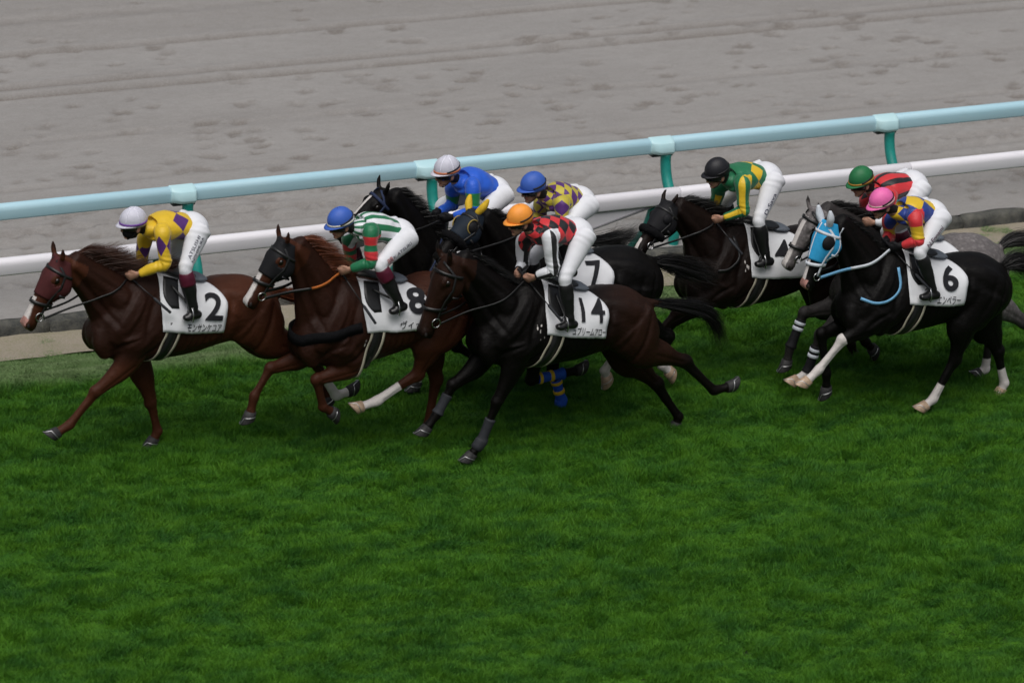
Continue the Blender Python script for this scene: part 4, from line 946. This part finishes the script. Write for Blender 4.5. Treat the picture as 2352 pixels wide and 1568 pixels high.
    for s, el, wr in ((-1, elN, wrN), (1, elF, wrF)):
        if j.get('cuff'): v, f, _ = tube([wr-(wr-el)*.10, wr-(wr-el)*.02], .038, seg=16, res=1); mesh_obj('cuff', v, f, MAT(j['cuff']), root)
    # ---- breeches
    mb = MB()
    mb.add(*tube([tor(-.22, -.06), tor(-.14, -.02), tor(-.02, .0), tor(.12, .0), tor(.24, .002)], [.06, .110, .125, .112, .100], [.10, .155, .165, .150, .140], seg=28, res=5)[:2])
    for s, hp_, kk, aa in ((-1, hipN, kn, an), (1, hipF, knF, anF)):
        dn = kk-hp_; C = [hp_-dn*.10+A(.03, 0, 0), hp_+dn*.06, hp_+dn*.35, hp_+dn*.68, kk-dn*.04, kk+(aa-kk)*.10, kk+(aa-kk)*.20]
        mb.add(*tube(C, [.088, .102, .088, .070, .060, .055, .049], [.094, .092, .082, .068, .058, .053, .047], seg=24, res=6)[:2])
    V, F, N = fuse(mb, .009, 4, .5)
    th = (V-hipc)@nrm(kn-hipc); lk_ = np.linalg.norm(kn-hipc); nz = .0022*np.sin(th*105+V[:, 1]*14+6*vnoise(V[:, 0]*7, V[:, 2]*7, 55))*(np.exp(-((th-lk_)/.07)**2)+np.exp(-((th-.10)/.07)**2))
    V = V+N*nz[:, None]; bre = mesh_obj('breeches', V, F, M_BREECH, root)
    if j.get('legtext'):
        tb = BVHTree.FromPolygons([Vector(v) for v in V], F)
        for (txt, t0, off, hgt, ln_, colr) in j['legtext']:
            v2, f2 = text_mesh(txt, .0, .3); lo, hi = v2.min(0), v2.max(0); w = hi-lo
            dn = nrm(hipN-kn); dn = nrm(A(dn[0], 0, dn[2])); pn = nrm(np.cross(dn, A(0, -1, 0))); pn = pn if pn[0] < 0 else -pn; mid = kn+(hipN-kn)*t0+pn*off; Q = []
            for p in v2:
                q = mid+dn*((p[0]-lo[0])/w[0]-.5)*ln_+pn*((p[1]-lo[1])/w[1]-.5)*hgt; hit = tb.ray_cast(Vector((q[0], q[1]-.6, q[2])), Vector((0, 1, 0))); Q.append(np.array(hit[0])+A(0, -.004, 0) if hit[0] is not None else q)
            mesh_obj('leg_lettering', Q, f2, plain('letter_'+key+str(len(txt)), colr, .7, .2), bre, False)
    # ---- boots, stirrups
    for s, kk, aa, tt, he in ((-1, kn, an, toe, heel), (1, knF, anF, toeF, heelF)):
        d = aa-kk; mb = MB()
        mb.add(*tube([kk+d*.13, kk+d*.24, kk+d*.50, kk+d*.78, aa], [.056, .066, .064, .051, .045], [.053, .060, .057, .047, .042], seg=18, res=5)[:2])
        sole = nrm(tt-he); mb.add(*tube([he+A(0, 0, .012)+sole*.015, he*.75+tt*.25+A(0, 0, .022), (he+tt)/2+A(0, 0, .014), he*.22+tt*.78, tt+A(0, 0, .004)-sole*.01], [.034, .044, .040, .032, .022], [.032, .038, .040, .040, .027], seg=14, res=4)[:2])
        mb.add(*tube([aa-d*.06, aa*.5+(he*.7+tt*.3)*.5, he*.7+tt*.3], [.042, .044, .036], [.040, .040, .035], seg=14)[:2])
        V, F, N = fuse(mb, .008, 4, .5); V = V+N*(.006*vnoise(V[:, 0]*14, V[:, 2]*22, 56))[:, None]
        bo = mesh_obj('boot', V, F, M_BOOT, root)
        if j.get('boottop'):
            v, f, _ = tube([kk+d*.10, kk+d*.22, kk+d*.40], [.059, .069, .068], [.056, .064, .062], seg=18, res=4); mesh_obj('boot_top', v, f, M_MAROON, bo)
        st = (he*.40+tt*.60)+A(0, 0, -.022); Hh = .11
        loop = [st+A(0, -.055, 0), st+A(0, .055, 0), st+A(0, .058, .05), st+A(0, .03, Hh), st+A(0, -.03, Hh), st+A(0, -.058, .05), st+A(0, -.055, 0)]
        v, f, _ = tube(loop, .006, seg=8, res=2, cap=False); si = mesh_obj('stirrup', v, f, M_METAL, h['root'])
        top = h['cl'](-.17, s*R(28), .03); C = [top, top*.5+(st+A(0, 0, Hh))*.5+A(0, s*.01, 0), st+A(0, 0, Hh)]; v, f = strap(spline(C, 5), .010, .005, None, ref=A(0, 1, 0)); mesh_obj('leather', v, f, M_LEATHER, si)
    # ---- helmet with cap cover and peak
    tilt = R(j.get('tilt', 0)); hu = up*math.cos(tilt)-fw*math.sin(tilt); hf = fw*math.cos(tilt)+up*math.sin(tilt)
    rx, ry, rz = .117, .096, .116; c0 = hd_c+hu*.052-hf*.004; V2 = []; nu, nv = 32, 12
    for i in range(nv):
        p = i/(nv-1)*R(101)
        for jx in range(nu):
            q = 2*math.pi*jx/nu; e = 1+.03*math.cos(q); V2.append(c0+hf*rx*math.sin(p)*math.cos(q)*e+lat*ry*math.sin(p)*math.sin(q)+hu*rz*math.cos(p)*(1 if p < R(90) else 1.6))
    F2 = [[i*nu+jx, (i+1)*nu+jx, (i+1)*nu+(jx+1) % nu, i*nu+(jx+1) % nu] for i in range(nv-1) for jx in range(nu)]
    capc = CAPS[j['cap']]; cm = plain('cap_'+j['cap'], capc, .5 if j['cap'] != 'orange' else .45, .35, .08, 12, .3, 60)
    he_ = mesh_obj('helmet', V2, outward(V2, F2, c0), cm, root); so = he_.modifiers.new('t', 'SOLIDIFY'); so.thickness = .010; so.offset = -1
    v, f = ellipsoid(c0+hu*rz, (hf, lat, hu), (.012, .012, .007)); mesh_obj('cap_button', v, f, cm, he_)
    bc = j.get('band'); lim = -.035
    PK = []; npk = 21
    for jx in range(npk):
        q = R(-78+156*jx/(npk-1)); e = math.cos(q)**.7 if abs(q) < R(89) else 0
        for rr in (.99, 1.0+.34*max(0, e)): PK.append(c0+hf*rx*rr*math.cos(q)*1.02+lat*ry*math.sin(q)*(1+.03*(rr-1))-hu*(.022+.030*max(0, rr-1)))
    pk = mesh_obj('peak', PK, [[2*i, 2*i+1, 2*i+3, 2*i+2] for i in range(npk-1)], cm, he_); so = pk.modifiers.new('t', 'SOLIDIFY'); so.thickness = .006
    if bc:
        ring = [c0+hf*(rx+.003)*math.cos(q)*(1+.03*math.cos(q))+lat*(ry+.003)*math.sin(q)-hu*(.008) for q in np.linspace(0, 2*math.pi, 41)]
        v, f = strap(ring, .009, .004, hu); mesh_obj('cap_band', v, f, plain('band_'+key, bc, .6), he_)
    if j.get('seams'):
        for q in (0, 60, 120, 180, 240, 300):
            q = R(q+25); C = [c0+(hf*rx*math.cos(q)*(1+.03*math.cos(q))+lat*ry*math.sin(q))*math.sin(p)*1.008+hu*rz*math.cos(p)*1.008 for p in np.linspace(0, R(92), 12)]
            v, f = strap(C, .005, .003, None, ref=hf*math.cos(q)+lat*math.sin(q)); mesh_obj('cap_seam', v, f, plain('seam_'+j['cap'], [min(.85, x*1.25+.02) for x in capc], .6), he_)
    # ---- goggles, chin strap, mask
    V2 = []; na = 17
    for jx in range(na):
        q = R(-82+164*jx/(na-1)); r1, r2 = .095+.008*math.cos(q), .077
        for z, k_ in ((.030, 1.02), (.012, 1.10), (-.012, 1.10), (-.028, 1.0)):
            V2.append(hd_c+fw*r1*math.cos(q)*k_+lat*r2*math.sin(q)*k_+up*(z+.006))
    go = mesh_obj('goggles', V2, [[i*4+m, i*4+m+1, (i+1)*4+m+1, (i+1)*4+m] for i in range(na-1) for m in range(3)], M_LENS, root); so = go.modifiers.new('t', 'SOLIDIFY'); so.thickness = .006
    ring = []
    for q in np.linspace(R(65), R(295), 29):
        z = -.014+.045*(1-math.cos(q))*.5; k_ = math.sqrt(max(.1, 1-(z/rz)**2)); ring.append(c0+hf*(rx*k_*(1+.03*math.cos(q))+.004)*math.cos(q)+lat*(ry*k_+.004)*math.sin(q)+hu*z)
    if j.get('strap', 1): v, f = strap(ring, .007, .004, hu); mesh_obj('goggle_strap', v, f, M_STRAPB, go)
    C = [hd_c+lat*.078+up*.03-fw*.0, hd_c+lat*.064-up*.05+fw*.02, hd_c-up*.114+fw*.048, hd_c-lat*.064-up*.05+fw*.02, hd_c-lat*.078+up*.03]; v, f = strap(spline(C, 5), .008, .004, None, ref=up+fw*.2); mesh_obj('chin_strap', v, f, M_STRAPB, root)
    if j.get('mask'):
        V2 = []; na = 13
        for jx in range(na):
            q = R(-95+190*jx/(na-1)); c_ = math.cos(q)
            for z, r1, r2 in ((-.024, .108, .073), (-.050, .104, .067), (-.078, .094, .060), (-.103, .070, .046)):
                V2.append(hd_c+fw*(r1*c_-.004)+lat*r2*math.sin(q)+up*(z+.012*(1-c_)))
        mk = mesh_obj('face_mask', V2, [[i*4+m, i*4+m+1, (i+1)*4+m+1, (i+1)*4+m] for i in range(na-1) for m in range(3)], M_MASK, root); so = mk.modifiers.new('t', 'SOLIDIFY'); so.thickness = .006; so.offset = 1
    # ---- gloves
    for s, wr, ha in ((-1, wrN, haN), (1, wrF, haF)):
        if j.get('gloves'):
            mb = MB()
            for q in hand_shapes(wr, ha, s, .0035)[0]: mb.add(*q)
            V, F, N = fuse(mb, .006, 2, .5); gl = mesh_obj('glove', V, F, MAT('black_cloth'), root)
    # ---- whip held in the left hand
    if j.get('whip'):
        p0, p1 = j['whip']; a_ = haN+A(0, .03, .0); b_ = PY(p1, Y0-.36); d = nrm(b_-a_); hs_ = a_-d*.10
        w = empty('riding_whip', a_); tag(w, j['whiplabel'], 'whip', 'riding whips held by jockeys')
        v, f, _ = tube([hs_, a_+d*.10], [.010, .009], seg=8, res=1); mesh_obj('grip', v, f, MAT('black_cloth'), w)
        v, f, _ = tube([a_+d*.10, b_-d*.18], [.006, .0045], seg=8, res=1); mesh_obj('shaft', v, f, M_LEATHER, w)
        v, f, _ = tube([b_-d*.19, b_-d*.17, b_], [.006, .013, .012], seg=8, res=1); mesh_obj('flap', v, f, MAT('grey_wrap'), w)
        v, f = ellipsoid(hs_, (I3[0], I3[1], I3[2]), (.013, .013, .013), 8, 6); mesh_obj('knob', v, f, M_STRAPB, w)
    return root

JOCKEYS = {
 '2': dict(label='jockey in yellow silks with purple diamonds and a white cap', cap='white', band=(.16, .05, .33), seams=1, mask=1, boottop=1, strap=0, tilt=-4,
   k=dict(hel=(307, 497), chin=(305, 546), sh=(374, 534), el=(378, 606), ha=(298, 636), shf=(332, 544), elf=(325, 602), haf=(300, 622), hip=(455, 533), kn=(425, 616), knf=(388, 622), an=(444, 712), to=(420, 730), he=(462, 727)),
   legtext=[('ATSUSHI', .62,   .036, .026, .20, (.02, .02, .05)), ('NISHIMURA', .62, -.004, .026, .22, (.02, .02, .05))],
   whip=((307, 650), (392, 718)), whiplabel='thin black whip held by the jockey in yellow silks with purple diamonds'),
 '8': dict(label='jockey in green and white striped silks with red sleeve hoops and blue cap', cap='blue', band=(.62, .60, .52), boottop=1, tilt=-4,
   k=dict(hel=(781, 492), chin=(787, 543), sh=(852, 531), el=(853, 603), ha=(785, 624), shf=(802, 546), elf=(806, 600), haf=(776, 613), hip=(932, 548), kn=(872, 608), an=(915, 694), to=(893, 717), he=(935, 708)),
   legtext=[('A.K.ATSUKI', .62, .0, .03, .26, (.05, .05, .09)), ('暁', .28, .0, .06, .06, (.40, .10, .10))], whip=((791, 643), (863, 743)), whiplabel='black whip held by the jockey in green and white stripes'),
 'b': dict(label='jockey in plain blue silks with green armbands and white cap', cap='white', band=(.55, .17, .07), seams=1, gloves=1, tilt=0,
   k=dict(hel=(1026, 375), chin=(1028, 425), sh=(1086, 428), el=(1088, 484), ha=(1020, 503), shf=(1038, 434), elf=(1040, 470), haf=(996, 492), hip=(1152, 449), kn=(1082, 520), an=(1098, 612), to=(1074, 630))),
 '7': dict(label='jockey in pale yellow and purple checked silks with dark blue cap', cap='blue', tilt=0,
   k=dict(hel=(1224, 415), chin=(1226, 462), sh=(1290, 466), el=(1292, 510), ha=(1236, 522), shf=(1240, 472), elf=(1240, 500), haf=(1212, 518), hip=(1348, 472), kn=(1290, 528), an=(1310, 620), to=(1285, 635))),
 '14': dict(label='jockey in red and black checked silks with orange cap', cap='orange', cuff='black_cloth', tilt=-2,
   k=dict(hel=(1194, 488), chin=(1196, 537), sh=(1262, 543), el=(1270, 620), ha=(1212, 642), shf=(1203, 553), elf=(1200, 608), haf=(1184, 630), hip=(1340, 545), kn=(1297, 640), an=(1308, 731), to=(1277, 751), he=(1326, 750)), whip=((1201, 658), (1291, 738)), whiplabel='black whip held by the jockey in red and black checks'),
 '4': dict(label='jockey in green silks with yellow diamonds and black cap', cap='black', tilt=2,
   k=dict(hel=(1645, 379), chin=(1650, 427), sh=(1706, 421), el=(1708, 483), ha=(1643, 507), shf=(1652, 430), elf=(1640, 472), haf=(1630, 497), hip=(1776, 416), kn=(1742, 506), an=(1758, 590), to=(1734, 607), he=(1776, 605)),
   legtext=[('D.Sava', .50, .0, .042, .20, (.03, .03, .07))], whip=((1646, 522), (1705, 584)), whiplabel='black whip held by the jockey in green with yellow diamonds'),
 'g': dict(label='jockey in red and black striped silks with green cap', cap='green', band=(.45, .22, .03), boottop=1, tilt=-4,
   k=dict(hel=(1977, 398), chin=(1982, 446), sh=(2042, 448), el=(2046, 510), ha=(1988, 512), shf=(1990, 458), elf=(1988, 495), haf=(1978, 504), hip=(2112, 435), kn=(2068, 522), an=(2088, 606), to=(2062, 620))),
 '6': dict(label='jockey in yellow and blue silks with red sleeves and pink cap', cap='pink', band=(.60, .42, .40), gloves=1, tilt=-6,
   k=dict(hel=(2025, 449), chin=(2028, 497), sh=(2102, 498), el=(2110, 554), ha=(2050, 570), shf=(2042, 506), elf=(2042, 542), haf=(2030, 556), hip=(2158, 502), kn=(2112, 578), an=(2142, 666), to=(2112, 682), he=(2158, 682)),
   legtext=[('N.Ennami', .55, .0, .045, .22, (.10, .02, .07))], whip=((2073, 591), (2136, 665)), whiplabel='black whip held by the jockey with the pink cap'),
}
for k_, j_ in JOCKEYS.items(): make_jockey(k_, j_)

# ------------------------------------------------------------------ grass: tufts of blades instanced over the turf bed
def m_grass():
    t = NT('turf_grass_blades'); p = t.pos(); o = t.obj()
    n = t.noise(.9, 5, .6, p, stretch=(.7, 1.7, 0)); n2 = t.noise(5, 5, .7, p, stretch=(.55, 1.4, 0)); n3 = t.noise(45, 2, .5, p, stretch=(1, 1, 0))
    c = t.mix(t.ramp(n, .35, .65), rgb(.025, .108, .010), rgb(.047, .160, .008))
    c = t.mix(t.math('MULTIPLY', t.ramp(n2, .44, .66), .8), c, rgb(.086, .228, .010))
    c = t.mix(t.math('MULTIPLY', t.ramp(n2, .48, .30), .5), c, rgb(.014, .072, .014))
    c = t.mix(t.math('MULTIPLY', t.ramp(n3, .60, .78), .45), c, rgb(.125, .215, .055))
    sx = t.n('ShaderNodeSeparateXYZ'); t.l(p, sx.inputs[0]); y = t.math('ADD', sx.outputs[1], t.math('MULTIPLY', t.math('SUBTRACT', n2, .5), .25))
    strip = t.noise(1.6, 4, .6, p, stretch=(.12, 9, 0))
    c2 = t.mix(t.ramp(strip, .38, .66), rgb(.125, .220, .070), rgb(.215, .300, .135)); c = t.mix(t.ramp(y, .12, .42), c, c2)      # lighter, shorter mown strip at the rail
    t.b.inputs['Transmission Weight'].default_value = 0
    t.b.inputs['Subsurface Weight'].default_value = 0
    return t.set(c, .62, .22)
M_GRASS = m_grass()
def tuft(i, n, size, h0, h1):
    V = []; F = []; lean = A(math.cos(i*1.7), math.sin(i*1.7), 0)*.25
    for _ in range(n):
        b = A(random.uniform(-size, size), random.uniform(-size, size), -.01); hgt = random.uniform(h0, h1); a = random.uniform(0, 6.28); w = random.uniform(.0016, .0030)
        d = lean+A(random.gauss(0, .38), random.gauss(0, .38), 0); s = A(math.cos(a), math.sin(a), 0)*w; k = len(V)
        m = b+d*hgt*.30+A(0, 0, hgt*.58); tp = b+d*hgt*(.75+random.random()*.5)+A(0, 0, hgt*random.uniform(.78, 1))
        V += [b-s, b+s, m+s*.8, m-s*.8, tp]; F += [[k, k+1, k+2, k+3], [k+3, k+2, k+4]]
    me = bpy.data.meshes.new('grass_tuft'); me.from_pydata([tuple(v) for v in V], [], F); me.materials.append(M_GRASS)
    return bpy.data.objects.new('grass_tuft', me)                # source only, never linked to the scene
TUFTS = [tuft(i, 280, .075, .045, .098) for i in range(5)]
pts = []; scl = []; rot = []; st = .085
for yy in np.arange(-9.6, Y_KERB0-.04, st):
    wx0, wx1 = -9.5-.0*yy, 11.5
    for xx in np.arange(wx0, wx1, st):
        # keep to what can be seen from about here (with a margin)
        x = xx+random.uniform(-.05, .05); y = yy+random.uniform(-.05, .05)
        q = A(x, y, 0)-CAMP; zz = q@FWD; px = 1176+FPX*(q@RIGHT)/zz; py = 784-FPX*(q@UP)/zz
        if px < -250 or px > 2600 or py > 1760: continue
        if y > Y_GRASS-.02 and random.random() > .10+.35*max(0, 1-(y-Y_GRASS)/.12): continue
        pts.append((x, y)); 
pts = np.array(pts); gz = turf_z(pts[:, 0], pts[:, 1])
tall = .85+.9*vnoise(pts[:, 0]*1.9, pts[:, 1]*4.4, 61)+.8*vnoise(pts[:, 0]*5, pts[:, 1]*9, 62)+.3*RNG.normal(0, 1, len(pts))*.6
tall = np.where(pts[:, 1] > .22, .42+.2*(tall-.85), tall); tall = np.where(pts[:, 1] > Y_GRASS, tall*.6, tall); tall = np.clip(tall, .18, 1.75)
gme = bpy.data.meshes.new('turf_grass'); gme.from_pydata(np.column_stack([pts, gz]).tolist(), [], [])
gob = bpy.data.objects.new('turf_grass', gme); COL.objects.link(gob); tag(gob, 'short green racecourse grass under and around the horses', 'grass', kind='stuff')
for nme, arr in (('tall', tall), ('pick', RNG.integers(0, len(TUFTS), len(pts)).astype(float)), ('spin', RNG.uniform(0, 6.283, len(pts)))):
    at = gme.attributes.new(nme, 'FLOAT', 'POINT'); at.data.foreach_set('value', arr.astype('f'))
ng = bpy.data.node_groups.new('grass_nodes', 'GeometryNodeTree'); ng.interface.new_socket('Geometry', in_out='INPUT', socket_type='NodeSocketGeometry'); ng.interface.new_socket('Geometry', in_out='OUTPUT', socket_type='NodeSocketGeometry')
N_ = ng.nodes; Lk = ng.links; gi = N_.new('NodeGroupInput'); go_ = N_.new('NodeGroupOutput'); g2i = N_.new('GeometryNodeGeometryToInstance')
for tf in TUFTS:
    oi = N_.new('GeometryNodeObjectInfo'); oi.inputs[0].default_value = tf; Lk.new(oi.outputs['Geometry'], g2i.inputs[0])
ip = N_.new('GeometryNodeInstanceOnPoints'); m2p = N_.new('GeometryNodeMeshToPoints'); Lk.new(gi.outputs[0], m2p.inputs[0]); Lk.new(m2p.outputs[0], ip.inputs['Points']); Lk.new(g2i.outputs[0], ip.inputs['Instance'])
ip.inputs['Pick Instance'].default_value = True
def nattr(n):
    x = N_.new('GeometryNodeInputNamedAttribute'); x.data_type = 'FLOAT'; x.inputs[0].default_value = n; return x.outputs[0]
f2i = N_.new('FunctionNodeFloatToInt'); Lk.new(nattr('pick'), f2i.inputs[0]); Lk.new(f2i.outputs[0], ip.inputs['Instance Index'])
cr = N_.new('ShaderNodeCombineXYZ'); Lk.new(nattr('spin'), cr.inputs[2]); Lk.new(cr.outputs[0], ip.inputs['Rotation'])
cs = N_.new('ShaderNodeCombineXYZ'); cs.inputs[0].default_value = 1; cs.inputs[1].default_value = 1; Lk.new(nattr('tall'), cs.inputs[2]); Lk.new(cs.outputs[0], ip.inputs['Scale'])
Lk.new(ip.outputs[0], go_.inputs[0]); md = gob.modifiers.new('grass', 'NODES'); md.node_group = ng
